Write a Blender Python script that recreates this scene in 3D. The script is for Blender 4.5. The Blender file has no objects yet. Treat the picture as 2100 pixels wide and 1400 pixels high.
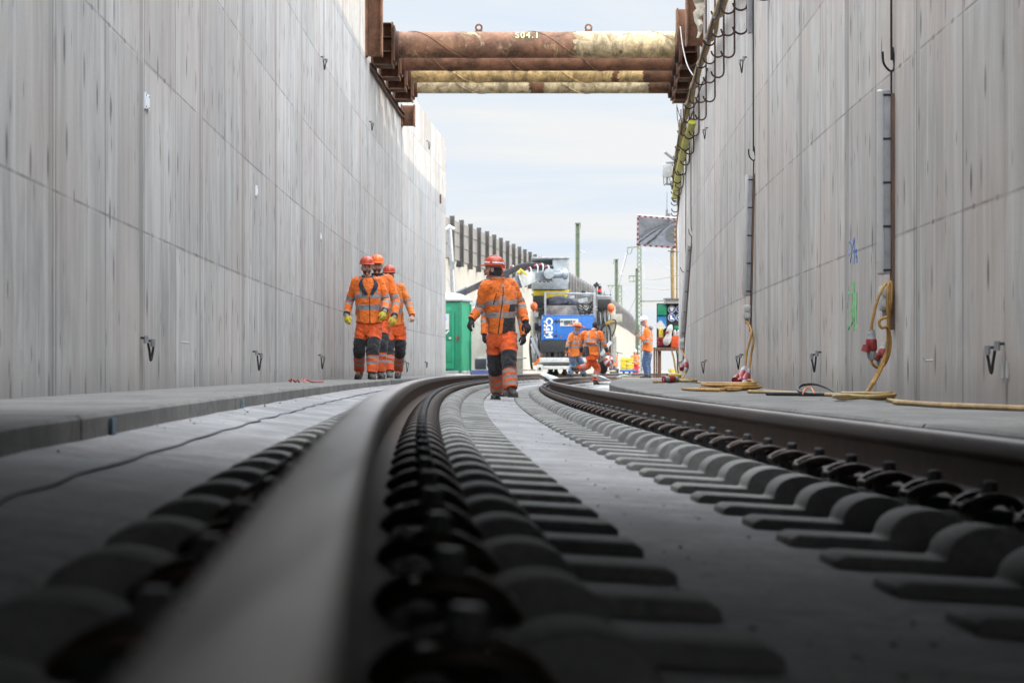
import bpy, bmesh, math, random
from mathutils import Vector as V, Matrix as M
random.seed(11)
R = math.radians
PI = math.pi
F, HY, CZ = 5200.0, 760.0, 0.36           # focal length (px of a 2100 px picture), horizon row, eye height
sc = bpy.context.scene
COL = sc.collection
ORG = {}

def W(px, py, D):
    return V(((px - 1050) * D / F, D, CZ + (HY - py) * D / F))

def lerp(a, b, t): return a + (b - a) * t
def interp(tab, x):
    if x <= tab[0][0]: return tab[0][1]
    for (x0, y0), (x1, y1) in zip(tab, tab[1:]):
        if x <= x1: return y0 + (y1 - y0) * (x - x0) / (x1 - x0)
    return tab[-1][1]
def cr(pts, n=6, closed=False):
    """Catmull-Rom through points"""
    pts = [V(p) for p in pts]; out = []
    m = len(pts)
    rng = range(m if closed else m - 1)
    for i in rng:
        p1, p2 = pts[i], pts[(i + 1) % m]
        p0 = pts[i - 1] if (i > 0 or closed) else p1 * 2 - p2
        p3 = pts[(i + 2) % m] if (i + 2 < m or closed) else p2 * 2 - p1
        for k in range(n):
            t = k / n
            out.append(0.5 * ((2 * p1) + (p2 - p0) * t + (2 * p0 - 5 * p1 + 4 * p2 - p3) * t * t + (3 * p1 - p0 - 3 * p2 + p3) * t ** 3))
    if not closed: out.append(pts[-1])
    return out
def frame_of(t, ref=V((0, 0, 1))):
    t = t.normalized()
    if abs(t.dot(ref)) > .98: ref = V((0, 1, 0)) if abs(t.y) < .9 else V((1, 0, 0))
    a = ref.cross(t).normalized(); b = t.cross(a).normalized()
    return a, b

class MB:
    def __init__(s): s.v = []; s.f = []; s.m = []; s.uv = {}
    def add(s, vs, fs, mi=0):
        o = len(s.v); s.v += [V(p) for p in vs]
        for k, f in enumerate(fs):
            s.f.append([o + i for i in f]); s.m.append(mi[k] if isinstance(mi, (list, tuple)) else mi)
        return s
    def box(s, c, size, mi=0, rot=None, taper=1.0):
        x, y, z = [q / 2 for q in size]; c = V(c)
        vs = []
        for dz in (-1, 1):
            k = taper if dz > 0 else 1
            for dx, dy in ((-1, -1), (1, -1), (1, 1), (-1, 1)):
                p = V((dx * x * k, dy * y * k, dz * z))
                if rot is not None: p = rot @ p
                vs.append(c + p)
        return s.add(vs, [(3, 2, 1, 0), (4, 5, 6, 7), (0, 1, 5, 4), (1, 2, 6, 5), (2, 3, 7, 6), (3, 0, 4, 7)], mi)
    def beam(s, a, b, w, h, mi=0, up=V((0, 0, 1))):
        a = V(a); b = V(b); t = (b - a); L = t.length; t.normalize()
        sx, sy = frame_of(t, up)
        rot = M((sx, sy, t)).transposed()
        return s.box((a + b) / 2, (w, h, L), mi, rot)
    def rings(s, rs, mi=0, closed=True, caps=True):
        n = len(rs[0]); vs = [p for r in rs for p in r]; fs = []; ms = []
        for i in range(len(rs) - 1):
            for j in range(n if closed else n - 1):
                k = (j + 1) % n
                fs.append((i * n + j, i * n + k, (i + 1) * n + k, (i + 1) * n + j))
                ms.append(mi(i, j) if callable(mi) else mi)
        if caps and closed:
            fs.append(tuple(range(n - 1, -1, -1))); ms.append(mi(0, 0) if callable(mi) else mi)
            b = (len(rs) - 1) * n
            fs.append(tuple(range(b, b + n))); ms.append(mi(len(rs) - 2, 0) if callable(mi) else mi)
        return s.add(vs, fs, ms)
    def tube(s, pts, r, mi=0, n=8, closed=False, caps=True, flat=None):
        pts = [V(p) for p in pts]; m = len(pts); rs = []; a = None
        for i, p in enumerate(pts):
            if closed: t = pts[(i + 1) % m] - pts[i - 1]
            else: t = pts[min(i + 1, m - 1)] - pts[max(i - 1, 0)]
            if t.length < 1e-9: t = V((0, 0, 1))
            t.normalize()
            if a is None: a, b = frame_of(t)
            else:
                a = a - t * a.dot(t)
                if a.length < 1e-6: a, b = frame_of(t)
                a.normalize(); b = t.cross(a)
            rr = r[i] if isinstance(r, (list, tuple)) else r
            fy = flat if flat else 1
            rs.append([p + a * (rr * math.cos(2 * PI * k / n)) + b * (rr * fy * math.sin(2 * PI * k / n)) for k in range(n)])
        if closed: rs.append(rs[0]); caps = False
        return s.rings(rs, mi, True, caps)
    def cyl(s, a, b, r, mi=0, n=16, r2=None):
        return s.tube([a, b], [r, r if r2 is None else r2], mi, n)
    def lathe(s, prof, o=(0, 0, 0), rot=None, mi=0, n=24, sx=1, sy=1):
        o = V(o); rs = []
        for r, z in prof:
            ring = []
            for k in range(n):
                p = V((r * sx * math.cos(2 * PI * k / n), r * sy * math.sin(2 * PI * k / n), z))
                ring.append(o + (rot @ p if rot is not None else p))
            rs.append(ring)
        return s.rings(rs, mi)
    def sphere(s, c, r, mi=0, rot=None, nu=16, nv=10, fn=None):
        if not isinstance(r, (tuple, list)): r = (r, r, r)
        c = V(c); rs = []
        for i in range(nv + 1):
            th = PI * (i + .02) / (nv + .04)
            ring = []
            for k in range(nu):
                ph = 2 * PI * k / nu
                p = V((math.sin(th) * math.cos(ph), math.sin(th) * math.sin(ph), -math.cos(th)))
                if fn: p = fn(p)
                p = V((p.x * r[0], p.y * r[1], p.z * r[2]))
                ring.append(c + (rot @ p if rot is not None else p))
            rs.append(ring)
        return s.rings(rs, mi)
    def prism(s, poly, o, ux, uy, uz, mi=0):
        """2-D polygon in plane (ux,uy) extruded along vector uz"""
        o = V(o); ux = V(ux); uy = V(uy); uz = V(uz); n = len(poly)
        b = [o + ux * x + uy * y for x, y in poly]
        vs = b + [p + uz for p in b]
        fs = [tuple(range(n - 1, -1, -1)), tuple(range(n, 2 * n))] + [(i, (i + 1) % n, n + (i + 1) % n, n + i) for i in range(n)]
        return s.add(vs, fs, mi)
    def build(s, name, mats, parent=None, loc=None, smooth=True, ang=35, bevel=0, jitter=0):
        org = V(ORG[parent.name]) if parent is not None else V(loc if loc is not None else (0, 0, 0))
        me = bpy.data.meshes.new(name)
        vs = s.v
        if jitter:
            vs = [p + V((random.uniform(-1, 1), random.uniform(-1, 1), random.uniform(-1, 1))) * jitter for p in vs]
        me.from_pydata([tuple(p - org) for p in vs], [], s.f)
        if not isinstance(mats, (list, tuple)): mats = [mats]
        for m in mats: me.materials.append(m)
        for p, mi in zip(me.polygons, s.m): p.material_index = mi; p.use_smooth = smooth
        bm = bmesh.new(); bm.from_mesh(me)
        bmesh.ops.recalc_face_normals(bm, faces=bm.faces)
        if bevel:
            ed = [e for e in bm.edges if len(e.link_faces) == 2 and e.calc_face_angle(0) > R(40)]
            bmesh.ops.bevel(bm, geom=ed, offset=bevel, segments=2, profile=.6, affect='EDGES', clamp_overlap=True)
            for f in bm.faces: f.smooth = smooth
        bm.to_mesh(me); bm.free()
        if smooth and ang: me.set_sharp_from_angle(angle=R(ang))
        if s.uv: pass
        o = bpy.data.objects.new(name, me); COL.objects.link(o)
        if parent is not None: o.parent = parent
        elif loc is not None: o.location = org
        ORG[o.name] = org
        return o

def tag(o, label=None, cat=None, group=None, kind=None):
    if label: o['label'] = label
    if cat: o['category'] = cat
    if group: o['group'] = group
    if kind: o['kind'] = kind
    return o
def thing(name, loc, label, cat, group=None):
    o = bpy.data.objects.new(name, None); COL.objects.link(o); o.location = V(loc)
    o.empty_display_size = .2
    ORG[o.name] = V(loc)
    return tag(o, label, cat, group)
def copy_tree(o, parent=None):
    c = o.copy(); COL.objects.link(c)
    if parent is not None: c.parent = parent; c.matrix_parent_inverse = M.Identity(4)
    for ch in o.children: copy_tree(ch, c)
    return c

# ------------------------------------------------------------------ materials
def new_mat(name):
    m = bpy.data.materials.new(name); m.use_nodes = True
    nt = m.node_tree; return m, nt, nt.nodes['Principled BSDF']
class N:
    """tiny node helper"""
    def __init__(s, nt): s.nt = nt
    def n(s, t, **kw):
        o = s.nt.nodes.new(t)
        for k, v in kw.items(): setattr(o, k, v)
        return o
    def link(s, a, b): s.nt.links.new(a, b)
    def val(s, sock, v):
        if hasattr(v, 'node'): s.link(v, sock)
        elif v is not None: sock.default_value = v
    def math(s, op, a, b=None, c=None, clamp=False):
        o = s.n('ShaderNodeMath', operation=op, use_clamp=clamp)
        for i, v in enumerate((a, b, c)):
            if v is not None: s.val(o.inputs[i], v)
        return o.outputs[0]
    def mix(s, f, a, b, blend='MIX'):
        o = s.n('ShaderNodeMix', data_type='RGBA', blend_type=blend)
        s.val(o.inputs[0], f)
        for i, v in ((6, a), (7, b)):
            if not hasattr(v, 'node') and len(v) == 3: v = (*v, 1)
            s.val(o.inputs[i], v)
        return o.outputs[2]
    def noise(s, vec, scale=5, detail=4, rough=.55, dist=0):
        o = s.n('ShaderNodeTexNoise'); s.val(o.inputs['Vector'], vec)
        o.inputs['Scale'].default_value = scale; o.inputs['Detail'].default_value = detail
        o.inputs['Roughness'].default_value = rough; o.inputs['Distortion'].default_value = dist
        return o.outputs[0]
    def ramp(s, fac, stops):
        o = s.n('ShaderNodeValToRGB'); s.val(o.inputs[0], fac)
        e = o.color_ramp.elements
        while len(e) < len(stops): e.new(.5)
        for i, (p, c) in enumerate(stops):
            e[i].position = p; e[i].color = (c, c, c, 1) if not isinstance(c, (tuple, list)) else (*c, 1)[:4]
        return o.outputs[0]
    def vec(s, v, scale=(1, 1, 1), loc=(0, 0, 0), rot=(0, 0, 0)):
        o = s.n('ShaderNodeMapping'); s.link(v, o.inputs[0])
        o.inputs['Scale'].default_value = scale; o.inputs['Location'].default_value = loc; o.inputs['Rotation'].default_value = rot
        return o.outputs[0]
    def coord(s, which='Object'):
        return s.n('ShaderNodeTexCoord').outputs[which]
    def bump(s, h, strength=.3, dist=.01):
        o = s.n('ShaderNodeBump'); s.val(o.inputs['Height'], h)
        o.inputs['Strength'].default_value = strength; o.inputs['Distance'].default_value = dist
        return o.outputs[0]

def mat(name, c, rough=.6, metal=0, var=.15, vscale=8, dirt=0, dirtc=(.12, .1, .08), bump=.15, bscale=60, bdist=.004, stretch=(1, 1, 1), spec=.5, emit=0, coat=0):
    m, nt, b = new_mat(name); h = N(nt)
    co = h.coord()
    co = h.vec(co, stretch)
    n1 = h.noise(co, vscale, 5, .6)
    f = h.ramp(n1, [(.38, 0), (.62, 1)])
    lo = tuple(max(0, x * (1 - var)) for x in c); hi = tuple(min(1, x * (1 + var * .7)) for x in c)
    colr = h.mix(f, lo, hi)
    if dirt:
        n2 = h.noise(co, vscale * .55, 8, .7, .4)
        colr = h.mix(h.math('MULTIPLY', h.ramp(n2, [(.49, 0), (.60, 1)]), dirt), colr, dirtc)
    h.link(colr, b.inputs['Base Color'])
    r = h.math('ADD', h.math('MULTIPLY', n1, .25), rough - .12, clamp=True)
    h.link(r, b.inputs['Roughness'])
    b.inputs['Metallic'].default_value = metal
    b.inputs['Specular IOR Level'].default_value = spec
    if coat: b.inputs['Coat Weight'].default_value = coat
    if bump:
        h.link(h.bump(h.noise(co, bscale, 4, .6), bump, bdist), b.inputs['Normal'])
    if emit:
        h.link(colr, b.inputs['Emission Color']); b.inputs['Emission Strength'].default_value = emit
    return m

def concrete_floor(name, base, speck=.12, streak=(1, .25, 1), rnd=0):
    m, nt, b = new_mat(name); h = N(nt)
    co = h.coord()
    if rnd:
        oi = h.n('ShaderNodeObjectInfo').outputs['Random']
        va = h.n('ShaderNodeVectorMath', operation='ADD'); h.link(co, va.inputs[0]); cx = h.n('ShaderNodeCombineXYZ')
        for i in range(3): h.link(h.math('MULTIPLY', oi, 40.0 + 17 * i), cx.inputs[i])
        h.link(cx.outputs[0], va.inputs[1]); co = va.outputs[0]
    big = h.noise(co, .9, 5, .6)
    mid = h.noise(h.vec(co, streak), 5, 6, .65)
    fine = h.noise(co, 60, 4, .7)
    f = h.math('ADD', h.math('MULTIPLY', big, .5), h.math('MULTIPLY', mid, .5))
    c = h.mix(h.ramp(f, [(.42, 0), (.58, 1)]), tuple(x * .68 for x in base), tuple(min(1, x * 1.18) for x in base))
    c = h.mix(h.math('MULTIPLY', h.ramp(fine, [(.42, 1), (.54, 0)]), speck), c, tuple(x * .5 for x in base))
    spots = h.noise(co, 7, 3, .5, .8)
    c = h.mix(h.math('MULTIPLY', h.ramp(spots, [(.58, 0), (.63, 1)]), .55), c, tuple(x * .5 for x in base))
    lon = h.noise(h.vec(co, (.5, 2.6, 1), (4, 1, 0)), 1.6, 5, .7, .6)
    c = h.mix(h.math('MULTIPLY', h.ramp(lon, [(.49, 0), (.60, 1)]), .5), c, tuple(x * .6 for x in base))
    if rnd:
        tv = h.n('ShaderNodeCombineXYZ'); t_ = h.math('ADD', 1 - rnd, h.math('MULTIPLY', oi, 2 * rnd))
        for i in range(3): h.link(t_, tv.inputs[i])
        c = h.mix(1.0, c, tv.outputs[0], 'MULTIPLY')
    h.link(c, b.inputs['Base Color'])
    b.inputs['Roughness'].default_value = .85
    h.link(h.bump(h.math('ADD', h.math('MULTIPLY', fine, .4), mid), .35, .006), b.inputs['Normal'])
    return m

def wall_mat(name, base, seed, pinkish=0):
    m, nt, b = new_mat(name); h = N(nt)
    uv = h.n('ShaderNodeUVMap').outputs[0]
    uv = h.vec(uv, (1, 1, 1), (seed, 0, 0))
    sx = h.n('ShaderNodeSeparateXYZ'); h.link(uv, sx.inputs[0])
    u, v = sx.outputs[0], sx.outputs[1]
    big = h.noise(uv, .35, 4, .55)
    st1 = h.noise(h.vec(uv, (3.4, .26, 1)), 1, 4, .62, .25)
    st2 = h.noise(h.vec(uv, (17, .3, 1)), 1, 4, .68, .2)
    st3 = h.noise(h.vec(uv, (1.6, .8, 1)), 1, 4, .7, .8)
    fine = h.noise(uv, 45, 4, .7)
    tot = h.math('ADD', h.math('ADD', h.math('MULTIPLY', st1, .38), h.math('MULTIPLY', st2, .13)),
                 h.math('ADD', h.math('MULTIPLY', big, .22), h.math('MULTIPLY', st3, .40)))
    # st sum mean ~.55
    c = h.mix(h.ramp(tot, [(.46, 0), (.66, 1)]), tuple(x * .72 for x in base), tuple(min(1, x * 1.12) for x in base))
    # whitish lime bloom streaks
    wz = h.noise(h.vec(uv, (4.5, .42, 1), (3.1, 1.7, 0)), 1, 5, .7, .5)
    c = h.mix(h.math('MULTIPLY', h.ramp(wz, [(.50, 0), (.62, 1)]), .46), c, (.56, .555, .555))
    # cool / warm shift
    c = h.mix(h.math('MULTIPLY', h.ramp(h.noise(uv, .5, 3, .5), [(.45, 0), (.62, 1)]), .30 + pinkish), c, (base[0] * 1.02, base[1] * .86, base[2] * .78))
    # per panel tone (panel 1.95 m wide)
    pw = 1.93
    pu = h.math('DIVIDE', u, pw)
    wn = h.n('ShaderNodeTexWhiteNoise', noise_dimensions='2D')
    cb = h.n('ShaderNodeCombineXYZ'); h.link(h.math('FLOOR', pu), cb.inputs[0]); h.link(h.math('FLOOR', h.math('DIVIDE', h.math('SUBTRACT', v, .12), 1.15)), cb.inputs[1])
    h.link(cb.outputs[0], wn.inputs['Vector'])
    tone = h.math('ADD', h.math('MULTIPLY', wn.outputs['Value'], .22), .89)
    tn = h.n('ShaderNodeCombineXYZ')
    for i in range(3): h.link(tone, tn.inputs[i])
    c = h.mix(1.0, c, tn.outputs[0], 'MULTIPLY')
    # vertical joints
    wob = h.math('MULTIPLY', h.math('SUBTRACT', h.noise(h.vec(uv, (.3, 1.2, 1)), 2, 3, .6), .5), .02)
    def vline(period, off, width, soft):
        d = h.math('ABSOLUTE', h.math('SUBTRACT', h.math('FRACT', h.math('DIVIDE', h.math('ADD', h.math('ADD', u, wob), off), period)), .5))
        d = h.math('MULTIPLY', d, period)
        return h.math('SUBTRACT', 1, h.math('DIVIDE', h.math('SUBTRACT', d, width), soft, clamp=True), clamp=True)
    brk = h.ramp(h.noise(h.vec(uv, (1.3, .9, 1)), 1.5, 4, .6), [(.30, .35), (.55, 1)])
    l1 = h.math('MULTIPLY', vline(pw, .965, .008, .010), brk)
    l2 = h.math('MULTIPLY', vline(pw / 3, .35, .002, .006), h.ramp(h.noise(h.vec(uv, (.9, .35, 1), (7, 0, 0)), 1, 3, .5), [(.48, 0), (.62, .6)]))
    l4 = vline(pw * 2.0, .1, .010, .006)
    # wide soft darker bands beside the pour joints
    band = h.math('MULTIPLY', vline(pw * 2.0, .19, .06, .015), .30)
    # horizontal joints
    hv = h.math('SUBTRACT', v, .14)
    d = h.math('MULTIPLY', h.math('ABSOLUTE', h.math('SUBTRACT', h.math('FRACT', h.math('ADD', h.math('DIVIDE', hv, 1.15), .5)), .5)), 1.15)
    hb = h.ramp(h.noise(h.vec(uv, (1.1, .4, 1), (2, 5, 0)), 1.6, 4, .65), [(.36, .15), (.6, 1)])
    l3 = h.math('MULTIPLY', h.math('SUBTRACT', 1, h.math('DIVIDE', h.math('SUBTRACT', d, .0035), .008, clamp=True), clamp=True), hb)
    # smeared tie marks, and short thick dashes on the horizontal joints
    def marks(pu_, pv_, su, sv, ou, ov, thr, jit=.5):
        cu = h.math('DIVIDE', h.math('ADD', u, ou), pu_); cv = h.math('DIVIDE', h.math('ADD', v, ov), pv_)
        cell = h.n('ShaderNodeCombineXYZ'); h.link(h.math('FLOOR', cu), cell.inputs[0]); h.link(h.math('FLOOR', cv), cell.inputs[1])
        w = h.n('ShaderNodeTexWhiteNoise', noise_dimensions='2D'); h.link(cell.outputs[0], w.inputs['Vector'])
        sp = h.n('ShaderNodeSeparateXYZ'); h.link(w.outputs['Color'], sp.inputs[0])
        lu = h.math('MULTIPLY', h.math('ADD', h.math('SUBTRACT', h.math('FRACT', cu), .5), h.math('MULTIPLY', h.math('SUBTRACT', sp.outputs[0], .5), jit)), pu_)
        lv = h.math('MULTIPLY', h.math('ADD', h.math('SUBTRACT', h.math('FRACT', cv), .5), h.math('MULTIPLY', h.math('SUBTRACT', sp.outputs[1], .5), jit)), pv_)
        a = h.math('POWER', h.math('DIVIDE', lu, su), 2.0); bb = h.math('POWER', h.math('DIVIDE', lv, sv), 2.0)
        dd = h.math('SQRT', h.math('ADD', a, bb))
        k = h.math('SUBTRACT', 1, dd, clamp=True)
        k = h.math('MULTIPLY', h.ramp(k, [(.0, 0), (.6, 1)]), h.math('GREATER_THAN', sp.outputs[2], thr))
        return h.math('MULTIPLY', k, h.math('ADD', .45, h.math('MULTIPLY', sp.outputs[0], .55)))
    mk = marks(.62, .575, .048, .12, 0, 0, .45)
    mk2 = marks(.31, .40, .022, .06, .13, .2, .72, .8)
    dash = marks(.74, 1.15, .09, .020, .3, .435, .40, .0)
    dark = h.math('MAXIMUM', h.math('MAXIMUM', h.math('MULTIPLY', l1, .9), h.math('MULTIPLY', l2, .7)), h.math('MAXIMUM', h.math('MULTIPLY', l3, .6), h.math('MULTIPLY', l4, .85)))
    dark = h.math('MAXIMUM', dark, h.math('MAXIMUM', h.math('MULTIPLY', mk, .85), h.math('MULTIPLY', mk2, .85)))
    dark = h.math('MAXIMUM', h.math('MAXIMUM', dark, h.math('MULTIPLY', dash, .8)), band)
    # wall foot, darker towards the bottom with a ragged upper edge
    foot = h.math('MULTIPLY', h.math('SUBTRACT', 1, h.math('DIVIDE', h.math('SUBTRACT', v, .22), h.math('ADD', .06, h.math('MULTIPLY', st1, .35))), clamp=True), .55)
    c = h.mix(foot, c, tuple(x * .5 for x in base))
    c = h.mix(dark, c, (.055, .048, .042))
    c = h.mix(h.math('MULTIPLY', h.ramp(fine, [(.35, 1), (.5, 0)]), .12), c, (.15, .14, .13))
    h.link(c, b.inputs['Base Color'])
    b.inputs['Roughness'].default_value = .78
    b.inputs['Specular IOR Level'].default_value = .35
    hh = h.noise(h.vec(uv, (6, 1.2, 1)), 1, 3, .65)
    h.link(h.bump(hh, .22, .02), b.inputs['Normal'])
    return m

def rust_mat(name, patches=(), base=(.15, .072, .04), cream=(.55, .42, .24), seed=0, blotch=.0):
    """rusty steel; patches = [(x0,x1,cover)] in object x where cream slurry still clings"""
    m, nt, b = new_mat(name); h = N(nt)
    co = h.coord(); co2 = h.vec(co, (1, 1, 1), (seed, seed * .3, 0))
    n1 = h.noise(co2, 3, 7, .7, .3); n2 = h.noise(co2, 22, 5, .7)
    c = h.mix(h.ramp(n1, [(.38, 0), (.62, 1)]), tuple(x * .5 for x in base), tuple(x * 1.5 for x in base))
    c = h.mix(h.math('MULTIPLY', h.ramp(n2, [(.5, 0), (.7, 1)]), .45), c, (base[0] * 1.8, base[1] * 1.7, base[2] * 1.4))
    if patches or blotch:
        sx = h.n('ShaderNodeSeparateXYZ'); h.link(co, sx.inputs[0])
        x = sx.outputs[0]
        rag = h.math('MULTIPLY', h.math('SUBTRACT', h.noise(h.vec(co2, (1, 1, 2.5)), 5, 5, .7), .5), .35)
        xx = h.math('ADD', x, rag)
        tot = None
        for x0, x1, cov in patches:
            k = h.math('MULTIPLY', h.math('MULTIPLY', h.math('GREATER_THAN', xx, x0), h.math('LESS_THAN', xx, x1)), cov)
            tot = k if tot is None else h.math('MAXIMUM', tot, k)
        holes = h.ramp(h.noise(h.vec(co2, (1.5, 1, 1.2)), 2.2, 7, .72, .5), [(.32, 0), (.37, 1)])
        if tot is not None: tot = h.math('MULTIPLY', tot, holes)
        if blotch:
            bl = h.math('MULTIPLY', h.ramp(h.noise(h.vec(co2, (2.2, 1, 1.6)), 2.0, 9, .8, 1.0), [(.55, 0), (.66, 1)]), blotch)
            tot = bl if tot is None else h.math('MAXIMUM', tot, bl)
        cc = h.mix(h.ramp(h.noise(h.vec(co2, (2.6, 1.6, 1.6)), 2, 7, .75, .6), [(.40, 0), (.60, 1)]), tuple(q * .45 for q in cream), tuple(min(1, q * 1.3) for q in cream))
        crk = h.ramp(h.noise(h.vec(co2, (2, 2, 7)), 2.4, 6, .7, 1.2), [(.47, 0), (.5, 1), (.53, 0)])
        cc = h.mix(h.math('MULTIPLY', crk, .5), cc, (.1, .07, .04))
        c = h.mix(tot, c, cc)
    h.link(c, b.inputs['Base Color'])
    b.inputs['Roughness'].default_value = .8
    b.inputs['Metallic'].default_value = .0
    h.link(h.bump(h.math('ADD', n1, h.math('MULTIPLY', n2, .5)), .5, .008), b.inputs['Normal'])
    return m

MT = {}
MT['slab'] = concrete_floor('slab_concrete', (.265, .263, .27), .4)
MT['walk'] = concrete_floor('walkway_concrete', (.165, .160, .150), .45)
MT['sleeper'] = concrete_floor('sleeper_concrete', (.235, .233, .222), .35, rnd=.14)
MT['ground'] = concrete_floor('ground_earth', (.22, .20, .17), .4)
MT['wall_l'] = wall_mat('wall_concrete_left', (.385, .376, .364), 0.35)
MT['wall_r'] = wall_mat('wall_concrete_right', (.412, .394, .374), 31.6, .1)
MT['white_wall'] = mat('pale_wall', (.37, .352, .31), .85, 0, .1, .6, .2, (.45, .42, .36), .1, 20)
MT['rust'] = rust_mat('rusty_steel')
MT['rust_dark'] = rust_mat('rusty_steel_dark', base=(.075, .034, .02))
MT['railband'] = mat('rail_running_band', (.105, .088, .082), .42, .75, .55, 45, .7, (.05, .034, .030), .06, 120, .001, (1, .02, 1))
MT['railtop'] = mat('rail_running_surface', (.065, .048, .042), .58, .4, .35, 14, .5, (.10, .075, .06), .08, 90, .001, (1, .12, 1))
MT['railside'] = mat('rail_rust', (.062, .036, .024), .8, .1, .35, 12, .4, (.03, .02, .015), .25, 60, .002)
MT['clip'] = mat('clip_steel', (.030, .019, .014), .5, .5, .4, 30, .4, (.06, .03, .015), .2, 90, .001)
MT['bolt'] = mat('bolt_steel', (.10, .10, .104), .5, .5, .3, 40, .3, (.05, .035, .03), .2, 90, .001)
MT['pad'] = mat('black_plastic', (.012, .012, .013), .9, 0, .2)
MT['black'] = mat('black', (.012, .012, .013), .55, 0, .3, 20, .2, (.05, .045, .04))
MT['rubber'] = mat('rubber', (.018, .017, .017), .6, 0, .3, 20)
MT['hose'] = mat('yellow_hose', (.34, .23, .085), .6, 0, .25, 14, .5, (.28, .18, .07))
MT['hose_tan'] = mat('tan_hose', (.34, .225, .10), .7, 0, .3, 10, .5, (.2, .13, .06))
MT['cable'] = mat('yellow_cable', (.34, .175, .03), .65, 0, .3, 12, .55, (.25, .15, .05))
MT['yellow'] = mat('yellow_plastic', (.58, .44, .03), .45, 0, .15, 9, .2, (.3, .22, .05))
MT['ylime'] = mat('lime_hose', (.52, .50, .05), .5, 0, .2, 6)
MT['grey'] = mat('grey_plastic', (.26, .26, .27), .5, 0, .15)
MT['lgrey'] = mat('light_grey_plastic', (.42, .42, .41), .45, 0, .12, 10, .2, (.3, .28, .25))
MT['diff'] = mat('milky_diffuser', (.40, .40, .39), .3, 0, .08, 6, .2, (.45, .43, .4))
MT['wood'] = mat('wood_batten', (.15, .085, .055), .75, 0, .35, 8, .3, (.08, .05, .035), .3, 40, .003, (6, 6, .4))
MT['red'] = mat('red_plastic', (.24, .018, .020), .45, 0, .2, 12, .25, (.12, .03, .03))
MT['rod'] = mat('dark_rod', (.03, .028, .03), .5, .6, .3)
MT['hookrust'] = mat('rusty_hook', (.045, .022, .016), .7, .2, .4, 20)
MT['white'] = mat('white_paint', (.46, .46, .46), .5, 0, .06, 10, .1, (.5, .48, .45))
MT['blue'] = mat('blue_paint', (.018, .115, .38), .45, 0, .12, 5, .3, (.03, .1, .3))
MT['txtwhite'] = mat('white_lettering', (.8, .8, .8), .5, 0, .03)
MT['txtblack'] = mat('black_lettering', (.02, .02, .02), .5, 0, .03)
MT['txtgreen'] = mat('green_chalk', (.45, .62, .30), .8, 0, .2, 30)
MT['cream'] = mat('cream_paint', (.40, .385, .32), .55, 0, .1, 4, .45, (.22, .19, .15))
MT['steelgrey'] = mat('grey_paint', (.30, .33, .35), .5, .2, .15, 5, .4, (.15, .14, .13))
MT['galv'] = mat('galvanised', (.34, .35, .36), .45, .6, .12, 10, .3, (.25, .23, .2))
MT['dust'] = mat('dusty_panel', (.22, .19, .165), .8, 0, .4, 4, .5, (.42, .38, .33))
MT['belt'] = mat('belt_rubber', (.062, .065, .085), .7, 0, .3, 5, .35, (.12, .11, .11))
MT['lamp_o'] = mat('orange_lens', (.50, .10, .02), .35, 0, .2, 10, .3, (.25, .08, .03))
MT['tgreen'] = mat('toilet_green', (.006, .20, .10), .45, 0, .1, 4, .15, (.02, .16, .1))
MT['tdark'] = mat('toilet_green_panel', (.005, .16, .08), .5, 0, .1, 4)
MT['mastgreen'] = mat('mast_green', (.16, .20, .13), .6, 0, .2, 3, .3, (.2, .2, .15))
MT['hazepost'] = mat('hazed_post', (.27, .26, .25), .7, 0, .15, 2)  # far posts coloured paler, distance haze painted into the base colour
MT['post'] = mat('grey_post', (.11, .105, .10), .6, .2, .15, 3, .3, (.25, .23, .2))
MT['panel'] = mat('barrier_panel', (.175, .167, .156), .8, 0, .1, 2, .2, (.36, .33, .28))
MT['sheet'] = mat('grey_sheet', (.36, .42, .43), .45, 0, .2, 4, .3, (.2, .22, .22))
MT['glass'] = mat('dark_glass', (.03, .035, .04), .15, 0, .1)
MT['bluepipe'] = mat('dark_blue_hose', (.02, .035, .12), .6, 0, .3, 12)
m_, nt_, b_ = new_mat('mirror_surface'); b_.inputs['Base Color'].default_value = (.62, .65, .70, 1); b_.inputs['Metallic'].default_value = 1; b_.inputs['Roughness'].default_value = .06
h_ = N(nt_); h_.link(h_.bump(h_.noise(h_.coord(), 3, 3), .06, .02), b_.inputs['Normal'])
MT['mirror'] = m_
MT['siglight'] = mat('red_signal_light', (.9, .03, .03), .4, emit=1.2)
# ------------------------------------------------------------------ alignment
CANT = .09 / 1.507
def XL(D):
    x = -.075 - .04606 * D + .000655 * D * D
    if D > 45: x += 1.5e-5 * (D - 45) ** 3
    if D < 6: x += .028 * (1 - max(D, -2) / 6) ** 2
    return x
def dXL(D): return (XL(D + .05) - XL(D - .05)) / .1
def XWL(D):                                 # face of the left wall
    return -1.875 - .04606 * D + .000655 * D * D
def XWR(D):                                 # face of the right wall
    return 2.556 - .0025 * D + .000453 * D * D
def DL(px):
    lo, hi = 5., 75.
    for _ in range(50):
        m = (lo + hi) / 2
        if 1050 + F * XWL(m) / m < px: lo = m
        else: hi = m
    return lo
def DR(px):
    lo, hi = 5., 72.
    for _ in range(50):
        m = (lo + hi) / 2
        if 1050 + F * XWR(m) / m > px: lo = m
        else: hi = m
    return lo
def zpy(py, D): return CZ + (HY - py) * D / F
ETAB = [(-6, 1.95), (3, 1.86), (9, 1.58), (15, 1.38), (21, 1.27), (27, 1.27), (33, 1.35), (39, 1.5), (45, 1.74), (51, 2.02), (57, 2.33), (64, 2.72), (75, 3.3)]
def XE(D): return interp(ETAB, D)
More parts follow.
